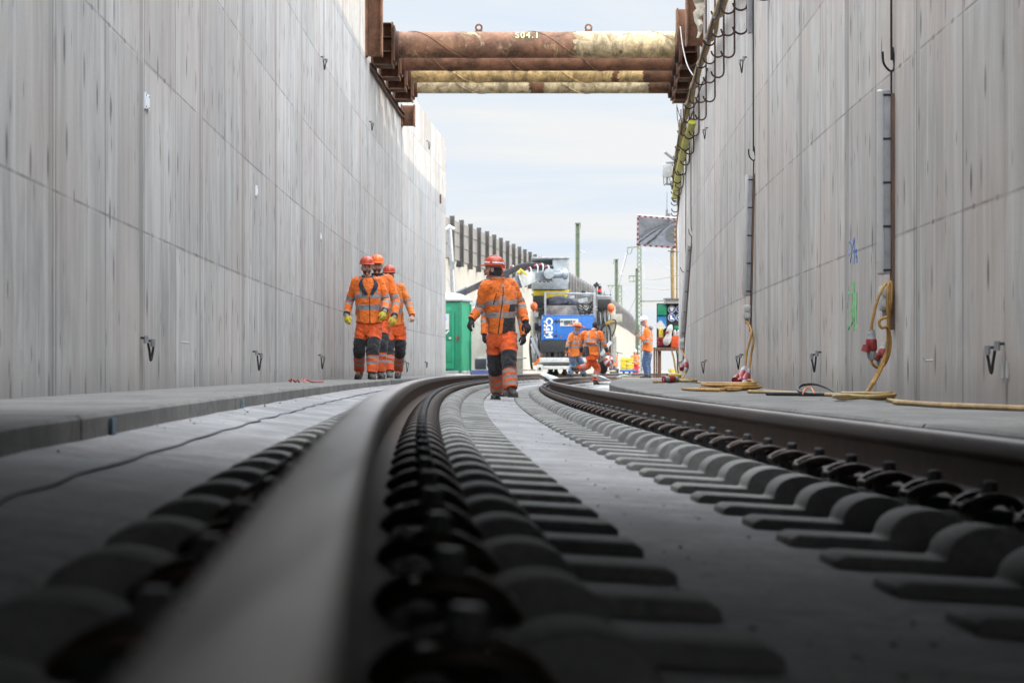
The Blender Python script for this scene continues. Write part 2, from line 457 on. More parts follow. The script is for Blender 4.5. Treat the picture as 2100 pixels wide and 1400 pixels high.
def tframe(D):
    d = dXL(D); T = V((d, 1, 0)).normalized(); Lh = V((T.y, -T.x, 0))
    a = math.atan(CANT)
    lat = Lh * math.cos(a) + V((0, 0, -math.sin(a)))
    up = lat.cross(T).normalized()
    if up.z < 0: up = -up
    c = V((XL(D) + .7535, D, CZ - .115 - .0004 * max(0, D - 30) - (.027 * (1 - max(D, -1) / 6) ** 1.5 if D < 6 else 0)))
    return c, lat, T, up
def TP(D, t, n):
    c, lat, T, up = tframe(D)
    return c + lat * t + up * n

def strip(name, fn, cols, d0, d1, step, m, kind='structure', label=None, cat=None):
    """sheet lofted along the track: fn(D, k) -> point"""
    mb = MB(); rows = []
    n = int((d1 - d0) / step)
    for i in range(n + 1):
        D = d0 + (d1 - d0) * i / n
        rows.append([fn(D, k) for k in range(cols)])
    mb.rings(rows, 0, closed=False, caps=False)
    o = mb.build(name, m, smooth=True, ang=30)
    tag(o, label, cat, None, kind)
    return o

# ground: one sheet to the horizon
g = MB(); S = 4000
g.add([(-S, -300, -.42), (S, -300, -.42), (S, S, -.42), (-S, S, -.42)], [(0, 1, 2, 3)])
g.add([(-200, 73, .06), (-2.2, 73, .06), (1.9, 110, .06), (10, 200, .05), (20, 420, .05), (-200, 420, .05)], [(0, 1, 2, 3, 4, 5)])
tag(g.build('ground', MT['ground']), kind='structure')

# track slab
prof_t = [(-1.70, -.180), (-1.16, -.208), (-1.04, -.258), (0, -.256), (.6, -.258), (.62, -.258), (2.3, -.258)]
def slab_pt(D, k):
    p = TP(D, *prof_t[k])
    return p
strip('track_slab', slab_pt, 7, -5, 130, 1.0, MT['slab'])

# cast kerbed walkways
def walkway(name, xin, xout, ztop, zbot, d0, d1, seg, m, gaps):
    mb = MB()
    cuts = [d0] + gaps + [d1]
    for a, b in zip(cuts, cuts[1:]):
        a2, b2 = a + .012, b - .012
        n = max(2, int((b2 - a2) / .8)); rows = []
        for i in range(n + 1):
            D = a2 + (b2 - a2) * i / n
            x0, x1 = xin(D), xout(D); sg = 1 if x1 > x0 else -1
            w = .010 * math.sin(D * 7.3) * math.sin(D * 2.9 + 1) + random.uniform(-.004, .004)
            rows.append([V((x0 + w, D, zbot)), V((x0 + w, D, ztop - .012)), V((x0 + w + sg * .012, D, ztop + w * .2)), V((x0 + w + sg * .3, D, ztop)), V((x1, D, ztop)), V((x1, D, zbot))])
        mb.rings(rows, 0, closed=False, caps=False)
        for r, flip in ((rows[0], 0), (rows[-1], 1)):
            mb.add(r, [tuple(range(6))])
    o = mb.build(name, m, smooth=True, ang=22)
    return tag(o, kind='structure')
walkway('walkway', lambda D: XL(D) - .875, lambda D: XWL(D) - .05, CZ - .13, -.4, -5, 88, 5, MT['walk'], [1.5, 7.35, 13.2, 19, 25, 31, 37, 43, 49, 55, 61, 67, 73, 79])
walkway('walkway', XE, lambda D: XWR(D) + .05, CZ - .20, -.45, -5, 76, 5, MT['walk'], [2.5, 6.0, 9.6, 13.1, 16.8, 20.8, 25, 29.4, 34, 39, 44, 50, 56, 63, 69.5])
# narrow grey drain line cut in the outer slab, left of the left rail
mb = MB(); pts = []
for i in range(120):
    D = 2.0 + i * .45
    pts.append(TP(D, -.7535 - .62 + .014 * math.sin(D * 5.1) + random.uniform(-.010, .010), -.192))
mb.tube(pts, [random.uniform(.004, .011) for _ in pts], 0, 5, flat=.3)
tag(mb.build('joint_line', mat('joint_sealant', (.09, .09, .11), .8)), kind='structure')
# loose crumbs of concrete and grit swept along the slab and the kerbs
mb = MB(); rg_ = random.Random(23)
for k in range(420):
    D = 3 + 40 * rg_.random() ** 1.7
    q = rg_.random()
    if q < .45: p = TP(D, rg_.uniform(-.22, .12), -.256)
    elif q < .7: p = TP(D, rg_.gauss(-1.55, .07), -.183)
    elif q < .85: p = V((XL(D) - .9 - rg_.random() ** 2 * .8, D, CZ - .13))
    else: p = V((XE(D) + .08 + rg_.random() * (XWR(D) - XE(D) - .15), D, CZ - .20))
    r_ = .0016 + .0045 * rg_.random() ** 3
    mb.sphere(p + V((0, 0, r_ * .3)), (r_ * rg_.uniform(.8, 1.8), r_ * rg_.uniform(.8, 1.8), r_ * .7), 0, None, 5, 3)
tag(mb.build('grit', concrete_floor('grit_concrete', (.2, .2, .19)), smooth=False), kind='stuff')
# paint dabs on the kerb face
def dab(px, py, D, w, h, m, x):
    mb = MB(); mb.box((x, D, zpy(py, D)), (.006, w, h), 0)
    return mb

# ------------------------------------------------------------------ retaining walls
def wall(name, xf, side, secs, m, label):
    mb = MB(); uvs = []
    allrows = []
    for si, (d0, d1, ztop, cap0, cap1) in enumerate(secs):
        n = int((d1 - d0) / 1.0); rows = []
        zs = [-.5, .2, 1.3, 2.4, 3.6, 5, ztop]
        for i in range(n + 1):
            D = d0 + (d1 - d0) * i / n
            x = xf(D)
            rows.append([V((x, D, z)) for z in zs] + [V((x + side * .7, D, ztop)), V((x + side * .7, D, -.5))])
        mb.rings(rows, 0, closed=False, caps=False)
        if cap0: mb.add(rows[0], [tuple(range(9))])
        if cap1: mb.add(rows[-1], [tuple(range(9))])
    o = mb.build(name, m, smooth=True, ang=30)
    uv = o.data.uv_layers.new(name='UVMap')
    for p in o.data.polygons:
        for li in p.loop_indices:
            co = o.data.vertices[o.data.loops[li].vertex_index].co
            u = co.y if abs(p.normal.y) < .7 else co.x
            if abs(p.normal.z) > .7: uv.data[li].uv = (co.y, co.x)
            else: uv.data[li].uv = (u, co.z)
    return tag(o, label, 'wall')
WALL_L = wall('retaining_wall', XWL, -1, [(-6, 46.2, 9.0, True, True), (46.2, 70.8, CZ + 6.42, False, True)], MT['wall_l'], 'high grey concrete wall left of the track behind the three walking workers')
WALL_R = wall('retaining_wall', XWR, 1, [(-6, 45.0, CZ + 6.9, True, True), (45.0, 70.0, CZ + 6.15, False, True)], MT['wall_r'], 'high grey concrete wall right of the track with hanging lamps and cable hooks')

# spray marks on the right wall (flat paint, part of that wall)
def strokes(name, m, lists, Dfix=None, th=.009):
    mb = MB()
    for st in lists:
        pts = []
        for px, py in st:
            D = DR(px); pts.append(V((XWR(D) - .002, D, zpy(py, D))))
        mb.tube(cr(pts, 4), th, 0, 6, flat=1)
    for p in mb.v:
        p.x = max(p.x, XWR(p.y) - .004)
    return mb.build(name, m, WALL_R)
ORG[WALL_R.name] = V((0, 0, 0))
strokes('spray_mark', mat('blue_spray', (.12, .22, .50), .8, 0, .3, 30), [
    [(1741, 497), (1746, 497), (1747, 510), (1746, 525), (1744, 538)], [(1740, 515), (1743, 524)],
    [(1752, 490), (1749, 512), (1757, 513)], [(1753, 487), (1753, 512), (1752, 541)],
    [(1757, 510), (1756, 530), (1758, 537), (1758, 522), (1756, 524)]], th=.008)
strokes('spray_mark', mat('green_spray', (.10, .55, .14), .8, 0, .5, 20), [
    [(1739, 600), (1742, 603)], [(1748, 580), (1748, 640), (1747, 648)], [(1739, 620), (1739, 672), (1743, 668)], [(1752, 575), (1753, 640), (1752, 678)],
    [(1758, 600), (1757, 640), (1758, 678)], [(1748, 630), (1750, 655), (1746, 665)]], th=.010)
strokes('spray_mark', mat('green_line', (.25, .62, .15), .8, 0, .4, 20), [[(1717, 757), (1718, 780), (1717, 803)]], th=.006)

# ------------------------------------------------------------------ rails
RP = [(-.075, -.172), (.075, -.172), (.075, -.162), (.030, -.145), (.0095, -.130), (.0085, -.10), (.010, -.062), (.030, -.050), (.036, -.042), (.036, -.014), (.031, -.004), (.020, -.0005), (0, 0),
      (-.020, -.0005), (-.031, -.004), (-.036, -.014), (-.036, -.042), (-.030, -.050), (-.010, -.062), (-.0085, -.10), (-.0095, -.130), (-.030, -.145), (-.075, -.162)]
def rail(side, label):
    mb = MB(); rows = []
    d = -3.0
    while d < 125:
        rows.append([TP(d, side * .7535 + t, n) for t, n in RP])
        d += .15 if d < 6 else (.5 if d < 60 else 1.0)
    top = {9, 15, 14, 10, 8}; band = {10, 11, 12, 13}
    mb.rings(rows, lambda i, j: 2 if j in band else (0 if j in top else 1))
    return tag(mb.build('rail', [MT['railtop'], MT['railside'], MT['railband']], loc=TP(0, side * .7535, -.172), ang=50), label, 'rail')
rail(-1, 'wide out-of-focus steel rail sweeping up from the bottom edge, left of the sleepers')
rail(1, 'brown steel rail with a row of bolts beside the right walkway kerb')

# ------------------------------------------------------------------ sleepers
def sleeper_proto():
    root = thing('sleeper', (0, 0, 0), 'grey concrete twin-block sleeper with dark rail clips set in the track slab', 'sleeper', 'sleepers along the curved track')
    hump = [(.267 - .092 * math.cos(R(a)), -.230 + .070 * math.sin(R(a)) ** .85) for a in (34, 48, 62, 76, 90, 104, 118, 132, 146, 160, 172, 180)]
    def poly_of(tip, w):
        hp = [(.19 + (a - .19) * w, b) for a, b in hump]
        return [(-tip, -.285), (-tip, -.240), (-tip + .02, -.230)] + [(-a, b) for a, b in reversed(hp)] + [(-.160, -.19)] + outer
    outer = [(.160, -.19)] + hump + [(.50, -.232), (.53, -.243), (.53, -.285)]
    blocks = []
    for tip, hw in ((.578, 1), (.555, .9)):
      mb = MB()
      mb.prism(poly_of(tip, hw), (0, -.115, 0), (1, 0, 0), (0, 0, 1), (0, .23, 0))
      for p in mb.v:                                   # draft of the sides
        k = 1.0 - .24 * max(0, (p.z + .285)) / .15
        p.y *= k
      blocks.append(mb.build('block', MT['sleeper'], root, bevel=.009, ang=40))
    blocks[0].location = (.7535, 0, 0); blocks[1].location = (-.7535, 0, 0); blocks[1].rotation_euler = (0, 0, PI)
    def clip(side):
        c = MB()
        # guide plate + base
        c.box((side * .128, 0, -.170), (.085, .17, .028), 1)
        c.box((side * .158, 0, -.152), (.03, .15, .03), 1)
        for s in (-1, 1):
            arch = [(.056, .020, -.158), (.060, .045, -.148), (.086, .064, -.132), (.122, .070, -.125), (.158, .066, -.133), (.188, .052, -.152), (.180, .032, -.156), (.150, .024, -.150), (.120, .022, -.140), (.100, .016, -.135)]
            c.tube(cr([(side * t, s * y, n) for t, y, n in arch], 4), .0102, 0, 8)
            c.tube(cr([(side * .108, s * .022, -.137), (side * .092, s * .012, -.134), (side * .088, 0, -.133)], 4), .0088, 0, 7)
        o = c.build('rail_clip', [MT['clip'], MT['pad']], root, ang=50)
        b = MB()
        b.lathe([(.028, -.134), (.028, -.127), (.018, -.123), (.0175, -.126)], (side * .122, 0, 0), n=14)
        b.tube([(side * .122, 0, -.126), (side * .122, 0, -.097), (side * .122, 0, -.092)], [.0190, .0170, .013], 0, 8)
        b.tube([(side * .122, 0, -.17), (side * .122, 0, -.125)], .011, 0, 8)
        ORG[o.name] = V((0, 0, 0))
        bo = b.build('bolt', MT['bolt'], o, ang=30)
        return o
    ci, co_ = clip(-1), clip(1)
    for o in (ci, co_): o.location = (.7535, 0, 0)
    for o in (ci, co_):
        c = copy_tree(o, root); c.location = (-.7535, 0, 0); c.rotation_euler = (0, 0, PI)
    return root
SL = sleeper_proto()
d = 5.62 - .6 * 11
i = 0
while d < 76:
    c, lat, T, up = tframe(d)
    o = SL if i == 0 else copy_tree(SL)
    o.matrix_world = M.Translation(c) @ M((lat, T, up)).transposed().to_4x4() @ M.Rotation(random.uniform(-.006, .006), 4, 'Z')
    d += .6; i += 1
# ------------------------------------------------------------------ struts and their steel brackets
X3 = V((1, 0, 0)); Y3 = V((0, 1, 0)); Z3 = V((0, 0, 1))
def text_mesh(body, size, extrude=.004, align='CENTER', bold=0, outline=False, space=1.0):
    cu = bpy.data.curves.new('lettering', 'FONT'); cu.body = body; cu.size = size; cu.extrude = extrude
    cu.align_x = align; cu.align_y = 'CENTER'; cu.offset = bold; cu.space_character = space
    if outline: cu.fill_mode = 'NONE'; cu.bevel_depth = outline; cu.extrude = 0
    o = bpy.data.objects.new('lettering', cu); COL.objects.link(o)
    bpy.context.view_layer.update()
    me = bpy.data.meshes.new_from_object(o.evaluated_get(bpy.context.evaluated_depsgraph_get()))
    vs = [v.co.copy() for v in me.vertices]; fs = [tuple(p.vertices) for p in me.polygons]
    bpy.data.objects.remove(o); bpy.data.meshes.remove(me)
    return vs, fs
def add_text(mb, body, size, o, ux, uy, mi=0, warp=None, **kw):
    vs, fs = text_mesh(body, size, **kw)
    ux = V(ux); uy = V(uy); uz = ux.cross(uy)
    pts = [V(o) + ux * p.x + uy * p.y + uz * p.z for p in vs]
    if warp: pts = [warp(p) for p in pts]
    mb.add(pts, fs, mi)

def strut(Dp, x0, x1, r, m, label, eyes=(), text=None, welds=6, pitch=2.2):
    zc = CZ + 5.79 + r
    mb = MB(); n = 40
    rs = []
    for i in range(n + 1):
        x = lerp(x0, x1, i / n)
        rs.append([V((x, Dp + r * math.cos(2 * PI * k / 32), zc + r * math.sin(2 * PI * k / 32))) for k in range(32)])
    t = thing('steel_strut', ((x0 + x1) / 2, Dp, zc - r), label, 'strut', 'steel tube struts across the trench')
    mb.rings(rs)
    mb.build('tube', m, t, ang=40)
    # welded spiral seam
    s = MB(); tt = 0; L = x1 - x0
    pts = []
    for i in range(260):
        x = x0 + L * i / 259; a = 2 * PI * (x - x0) / pitch + 1.0
        pts.append((x, Dp + (r + .002) * math.cos(a), zc + (r + .002) * math.sin(a)))
    s.tube(pts, .010, 0, 5)
    s.build('weld_seam', m, t)
    for ex in eyes:
        e = MB()
        e.tube([(ex + .055 * math.cos(a), Dp, zc + r + .075 + .055 * math.sin(a)) for a in [2 * PI * k / 18 for k in range(18)]], .018, 0, 7, closed=True)
        e.box((ex, Dp, zc + r + .012), (.13, .06, .05))
        e.build('lifting_eye', MT['rust'], t)
    if text:
        e = MB()
        tx, body = text
        def warp(p):
            h = max(-.99, min(.99, (p.z - zc) / r))
            return V((p.x, Dp - r * math.sqrt(1 - h * h) - .017, p.z))
        add_text(e, body, .165, (tx, Dp - 1, zc + r * .60), (1, 0, 0), (0, 0, 1), extrude=.0, bold=.002, warp=warp, space=1.25)
        e.build('chalk_number', MT['txtgreen'], t)
    return t
SD = [47.0, 49.0, 51.0, 53.0]
def endL(D): return XWL(D) + .50
def endR(D): return XWR(D) - .42
def xo(px, D): return (px - 1050) * D / F - (endL(D) + endR(D)) / 2
S1 = strut(47, endL(47), endR(47), .245, rust_mat('strut_rust_blotched', [(xo(1180, 47), xo(1384, 47), 1)], blotch=.75, base=(.17, .085, .05)), 'rusty steel strut with cream slurry patch, green chalk number and two lifting eyes', eyes=[(982 - 1050) * 47 / F, (1207 - 1050) * 47 / F], text=((1081 - 1050) * 47 / F, 'S04.1'))
S2 = strut(49, endL(49), endR(49), .245, rust_mat('strut_rust_plain', base=(.165, .078, .045), seed=3), 'clean rust-brown steel strut directly behind the one with the chalk number', pitch=1.45)
S3 = strut(51, endL(51), endR(51), .245, rust_mat('strut_slurry_yellow', [(-9, xo(1255, 51), 1), (xo(1268, 51), xo(1318, 51), 1)], cream=(.60, .42, .19), seed=5), 'third steel strut, yellowish slurry crust nearly all along')
S4 = strut(53, endL(53), endR(53), .245, rust_mat('strut_slurry_pale', [(-9, xo(1086, 53), 1), (xo(1114, 53), xo(1330, 53), 1)], cream=(.56, .46, .29), seed=9), 'farthest and lowest-looking steel strut, pale crust with one bare rusty gap')

def bracket(D, side, z0, z1, dep, wid, label, cap=True):
    xw = XWL(D) if side < 0 else XWR(D)
    sg = 1 if side < 0 else -1
    t = thing('steel_bracket', (xw, D, z0), label, 'steel bracket', 'rusty brackets holding the struts')
    h = z1 - z0; zc = (z0 + z1) / 2
    mb = MB()
    mb.box((xw + sg * .012, D, zc), (.024, wid, h))
    mb.box((xw + sg * (dep / 2), D, zc), (dep - .07, .022, h - .01))
    mb.build('web', MT['rust'], t, bevel=.003)
    f = MB(); f.box((xw + sg * (dep - .014), D, zc), (.028, wid, h)); f.build('flange', MT['rust'], t, bevel=.003)
    for z in (z0 + .02, z0 + h * .33, z0 + h * .66, z1 - .02):
        f = MB(); f.box((xw + sg * dep * .5, D, z), (dep - .075, wid * .9, .022)); f.build('gusset', MT['rust_dark'], t, bevel=.002)
    if cap:
        f = MB(); f.box((xw + sg * (dep + .02), D, zc), (.03, wid * 1.25, h * .82))
        f.cyl((xw + sg * (dep + .02), D, zc - .02), (xw + sg * (dep + .10), D, zc - .02), .29, 0, 24)
        f.build('end_plate', MT['rust_dark'], t, bevel=.004)
    return t
for i, D in enumerate(SD):
    ordn = ['nearest', 'second', 'third', 'farthest'][i]
    bracket(D, -1, CZ + 5.62, CZ + 6.42, .40, .62, 'rusty bracket on the left wall at the end of the %s strut' % ordn)
    bracket(D, 1, CZ + 5.60, CZ + 6.40, .33, .62, 'rusty bracket on the right wall at the end of the %s strut' % ordn)
def column(D, side, z0, z1, dep, wid, label):
    xw = XWL(D) if side < 0 else XWR(D); sg = 1 if side < 0 else -1
    mb = MB(); zc = (z0 + z1) / 2; h = z1 - z0
    mb.box((xw + sg * .015, D, zc), (.03, wid, h)); mb.box((xw + sg * (dep - .015), D, zc), (.03, wid, h)); mb.box((xw + sg * dep / 2, D, zc), (dep - .066, .03, h))
    o = mb.build('steel_column', MT['rust'], loc=(xw, D, z0), bevel=.003)
    return tag(o, label, 'steel column', 'short rusty columns on the wall heads')
column(45.4, -1, CZ + 5.62, CZ + 7.9, .30, .34, 'rusty upright beam in front of the left brackets, cut off by the picture top')
column(44.2, 1, CZ + 5.66, CZ + 8.1, .30, .34, 'rusty upright beam on the right wall, cut off by the picture top')
column(46.0, 1, CZ + 5.9, CZ + 6.55, .42, .34, 'short rusty upright beam between right wall and the chalked strut')
column(55.4, -1, CZ + 5.34, CZ + 5.79, .30, .40, 'small rusty beam stub hanging lowest on the left wall')
column(45.9, -1, CZ + 6.75, CZ + 7.9, .46, .34, 'rusty beam stub above the left brackets at the picture top')
# walers that carry the brackets along the wall heads
for side in (-1, 1):
    mb = MB(); rows = []
    for i in range(14):
        D = 46.3 + i * .75
        xw = XWL(D) if side < 0 else XWR(D); sg = 1 if side < 0 else -1
        z0 = CZ + 5.44
        e = .07 + .02 * math.sin(i * 2.3)
        rows.append([V((xw + sg * .0, D, z0 + .06)), V((xw + sg * e, D, z0 + .06)), V((xw + sg * e, D, z0 + .075)), V((xw + sg * .02, D, z0 + .075)), V((xw + sg * .02, D, z0 + .165)), V((xw + sg * e, D, z0 + .165)), V((xw + sg * e, D, z0 + .18)), V((xw, D, z0 + .18))])
    mb.rings(rows)
    tag(mb.build('steel_waler', MT['rust_dark'], loc=rows[0][0], smooth=False), 'rusty waler rail along the %s wall under the strut brackets' % ('left' if side < 0 else 'right'), 'waler')
# wrapped torn fleece hanging at the right columns
mb = MB(); D = 43.4
pts = [(XWR(D) - .10 - .03 * math.sin(k * 1.7), D - .05 * math.sin(k * 2.3), CZ + 6.5 - k * .10) for k in range(9)]
mb.tube(pts, [.07, .12, .10, .085, .10, .075, .06, .045, .015], 0, 8, flat=.45)
tag(mb.build('cloth_rag', mat('fleece_rag', (.42, .38, .31), .9, 0, .2, 8, .5, (.2, .16, .1)), loc=pts[-1], jitter=.012), 'torn beige cloth rag hanging beside the right rusty upright beam', 'rag')

# ------------------------------------------------------------------ hooks, hoses and cables on the right wall
def hanger_proto():
    t = thing('cable_hanger', (0, 0, 0), 'rusty cable hanger with stacked J hooks carrying hoses on the right wall', 'cable hanger', 'cable hangers along the right wall')
    mb = MB(); mb.tube([(-.035, 0, 2.05), (-.035, 0, .08)], .0135, 0, 7); mb.build('rod', MT['hookrust'], t)
    for k, z in enumerate((0, .29, .58, .86)):
        h_ = MB()
        pts = [(-.035, 0, z + .22), (-.035, 0, z + .08), (-.055, 0, z + .025), (-.10, 0, z), (-.15, 0, z + .004), (-.195, 0, z + .035), (-.215, 0, z + .085)]
        h_.tube(cr(pts, 4), .0135, 0, 7); h_.build('hook', MT['hookrust'], t)
    return t
HG = hanger_proto(); HD = [25.6, 28.4, 31.0, 33.6, 36.2, 38.8, 42.0, 45.2, 48.2, 51.2, 54.2, 57.2, 60.2, 63.0, 65.8, 68.2]
for i, D in enumerate(HD):
    o = HG if i == 0 else copy_tree(HG)
    o.location = (XWR(D), D, CZ + 4.15 + .04 * math.sin(i * 2.1)); o.rotation_euler = (0, 0, -math.atan(.0009 * D) + random.uniform(-.12, .12))
def swag(name, m, r, off, zf, D0, D1, sag, label, cat, step=HD, n=5, flat=None, jit=.02):
    ds = [D0] + [d for d in step if D0 < d < D1] + [D1]; pts = []
    for a, b in zip(ds, ds[1:]):
        ja = random.uniform(-jit, jit)
        for k in range(n):
            f = k / n; D = lerp(a, b, f)
            pts.append(V((XWR(D) - off + ja * math.sin(PI * f), D, zf(D) - sag * math.sin(PI * f) * random.uniform(.7, 1.2))))
    D = ds[-1]; pts.append(V((XWR(D) - off, D, zf(D))))
    mb = MB(); mb.tube(cr(pts, 2), r, 0, 9, flat=flat)
    return tag(mb.build(name, m, loc=pts[0]), label, cat)
swag('hose', MT['hose_tan'], .046, .155, lambda D: CZ + 4.15 + .86 + .06, 26, 69, .07, 'thick tan hose lying in the top hooks along the right wall', 'hose')
swag('hose', MT['hose'], .030, .115, lambda D: CZ + 4.15 + .86 + .05, 26, 69.5, .10, 'thinner yellow hose beside the thick tan one in the top hooks', 'hose')
swag('cable', MT['rubber'], .016, .18, lambda D: CZ + 4.15 + .86 + .03, 30, 69, .13, 'thin dark cable sagging between the top hooks of the right wall', 'cable')
swag('hose', MT['ylime'], .075, .13, lambda D: CZ + 4.15 + .29 + .07, 46, 66, .03, 'wide lime-yellow hose in the lower hooks near the far end of the right wall', 'hose', flat=.55)
swag('cable', MT['hookrust'], .013, .10, lambda D: CZ + 4.15 + .58 + .03, 40, 69, .06, 'thin brown cable resting in the middle row of wall hooks', 'cable')
# white wire hanging from the strut bracket
mb = MB(); mb.tube(cr([W(1395, 55, 45.6), W(1400, 95, 45.4), W(1410, 135, 45), W(1424, 157, 44.5), W(1434, 160, 44)], 5), .010, 0, 6)
tag(mb.build('wire', MT['lgrey'], loc=W(1395, 55, 45.6)), 'white wire looping down from the right bracket to the hose hooks', 'wire')
mb = MB(); mb.tube(cr([W(1388, 215, 55), W(1389, 240, 55.4), W(1392, 265, 56), W(1388, 300, 57)], 5), .008, 0, 6); mb.tube(cr([W(1388, 218, 55), W(1395, 240, 55.4), W(1403, 250, 56)], 5), .008, 0, 6)
tag(mb.build('wire', MT['rubber'], loc=W(1388, 215, 55)), 'thin black wire dangling below the farthest right bracket', 'wire')
# flat grey duct end at the picture top
D = 30.6; mb = MB(); mb.box((XWR(D) - .035, D, CZ + 4.12 + .8), (.05, .12, 1.7))
tag(mb.build('cable_duct', MT['galv'], loc=(XWR(D), D, CZ + 4.1), bevel=.004), 'grey metal cable duct ending between the first wall hooks at picture top', 'cable duct')
mb = MB(); D = 28.0; mb.lathe([(.01, 0), (.06, .01), (.075, .03), (.06, .05), (.01, .055)], (XWR(D) - .06, D, CZ + 4.08), n=16)
tag(mb.build('junction_box', MT['hookrust'], loc=(XWR(D) - .06, D, CZ + 4.08)), 'small round rusty box at the very top of the right wall rod', 'box')

# ------------------------------------------------------------------ tube lamps on long hooks
def cee(mb_parent, p, q, label=None, r=.038):
    """big red/grey connector between p (top) and q"""
    p = V(p); q = V(q); d = (q - p); L = d.length; d.normalize()
    a = MB(); a.tube([p, p + d * L * .08, p + d * L * .1, p + d * L * .28, p + d * L * .3], [r * .55, r * .6, r * .75, r * .82, r * .9], 0, 12); a.build('grey_shell', MT['grey'], mb_parent)
    b = MB(); b.tube([p + d * L * .3, p + d * L * .36, p + d * L * .62, p + d * L * .70], [r * .9, r, r * 1.08, r * .95], 0, 12)
    sx, sy = frame_of(d)
    b.tube([p + d * L * .52 - V((r * .9, r * .6, 0)), p + d * L * .72 - V((r * 1.2, r * .7, 0))], [r * .75, r * .8], 0, 12)
    b.build('red_shell', MT['red'], mb_parent)
    c = MB(); c.tube([p + d * L * .70, p + d * L * .74, p + d * L * .93, p + d * L], [r * .8, r * .85, r * .7, r * .45], 0, 12); c.build('grey_shell', MT['grey'], mb_parent)

def lamp(D, pxw, ytop, ybot, ybat0, ybat1, lean, label, word, hook_top=-40):
    """lamp on a batten, both hung on the wall at depth D; y values are picture rows at that depth"""
    xw = XWR(D); z = lambda py: zpy(py, D)
    base = V((xw - .05, D, z(ybat1)))
    t = thing('tube_lamp', base, label, 'lamp', 'tube lamps hung on the right wall')
    def P(off, py, dy=0):                    # off = distance from the wall; lean shifts the foot sideways along the wall
        f = (py - ytop) / (ybot - ytop)
        return V((xw - off - lean * f, D + dy, z(py)))
    b = MB(); b.beam(P(.014, ybat0), P(.014, ybat1), .026, .06, up=Y3); b.build('batten', MT['wood'], t, bevel=.003)
    b = MB(); b.beam(P(.052, ytop), P(.052, ybot), .046, .085, up=Y3); b.build('housing', MT['grey'], t, bevel=.008)
    b = MB(); b.tube([P(.088, ytop - 2), P(.088, ytop + 2), P(.088, ybot - 2), P(.088, ybot + 2)], [.022, .032, .032, .022], 0, 14); b.build('diffuser', MT['diff'], t)
    for k in range(5):
        py = lerp(ytop + 8, ybot - 10, k / 4)
        b = MB(); b.beam(P(.054, py), P(.054, py + .014 * F / D), .052, .095, up=Y3); b.build('clip', MT['rod'], t, bevel=.002)
    b = MB(); b.beam(P(.02, ybat0 - .16 * F / D), P(.02, ybat0 + .10 * F / D), .012, .03, up=Y3); b.build('hanging_strap', MT['rod'], t)
    # the long hook from the wall head
    zt = CZ + (6.85 if D < 45 else 6.1)
    b = MB(); yh = ybat0 - .16 * F / D
    x0 = P(.02, yh).x
    pts = [(xw - .02, D, zt), (xw - .02, D, z(yh) + .5), (xw - .012, D, z(yh) + .16), (x0 + .022, D, z(yh) + .03), (x0, D, z(yh) - .005), (x0 - .035, D, z(yh) + .02), (x0 - .055, D, z(yh) + .06), (x0 - .06, D, z(yh) + .13)]
    b.tube(cr(pts, 5), .0085, 0, 7)
    tag(b.build('hanging_hook', MT['rod'], loc=(xw, D, z(yh))), 'long dark wire hook from the wall head holding the %s tube lamp' % word, 'hook', 'long hooks on the right wall')
    return t, P, z
t1, P1, z1 = lamp(17.6, 1835, 186, 562, 192, 676, 0.0, 'white tube lamp on a brown batten, nearest of three on the right wall', 'nearest')
t2, P2, z2 = lamp(30.2, 1548, 360, 606, 356, 680, .03, 'white tube lamp on a batten, middle one of three on the right wall', 'middle')
t3, P3_, z3 = lamp(50.5, 1422, 505, 692, 500, 738, .13, 'leaning white tube lamp, farthest of three on the right wall', 'farthest')
# spare hook near lamp three
mb = MB(); D = 55
mb.tube(cr([(XWR(D) - .02, D, CZ + 6.1), (XWR(D) - .02, D, zpy(470, D)), (XWR(D) - .03, D, zpy(545, D)), (XWR(D) - .07, D, zpy(558, D)), (XWR(D) - .12, D, zpy(553, D)), (XWR(D) - .13, D, zpy(548, D))], 5), .0085, 0, 7)
tag(mb.build('hanging_hook', MT['rod'], loc=(XWR(D), D, zpy(558, D))), 'empty dark wire hook hanging left of the leaning far tube lamp', 'hook', 'long hooks on the right wall')

def socket(P, py, D, label):
    c = P(.062, py); s = 1
    t = thing('socket_box', c - V((0, 0, .09)), label, 'socket box', 'grey socket boxes under the tube lamps')
    b = MB(); b.box(c, (.085, .11, .17)); b.build('housing', MT['lgrey'], t, bevel=.02)
    for dz in (.04, -.04):
        b = MB(); b.cyl(c + V((0, -.05, dz)), c + V((0, -.068, dz)), .032, 0, 18); b.build('socket_lid', MT['lgrey'], t, bevel=.004)
    b = MB(); b.cyl(c + V((0, 0, -.08)), c + V((0, 0, -.14)), .022, 0, 12); b.build('cable_gland', MT['grey'], t)
    return t
socket(P1, 612, 17.6, 'grey double socket box tied below the nearest tube lamp')
socket(P2, 640, 30.2, 'grey socket box below the middle tube lamp')
socket(P3_, 707, 50.5, 'grey socket box below the leaning far tube lamp')

FLOOR_R = CZ - .20
def cable(name, pts, r, m, label, cat='cable', n=6):
    mb = MB(); q = cr(pts, n)
    mb.tube(q, r, 0, 8)
    return tag(mb.build(name, m, loc=q[0]), label, cat)
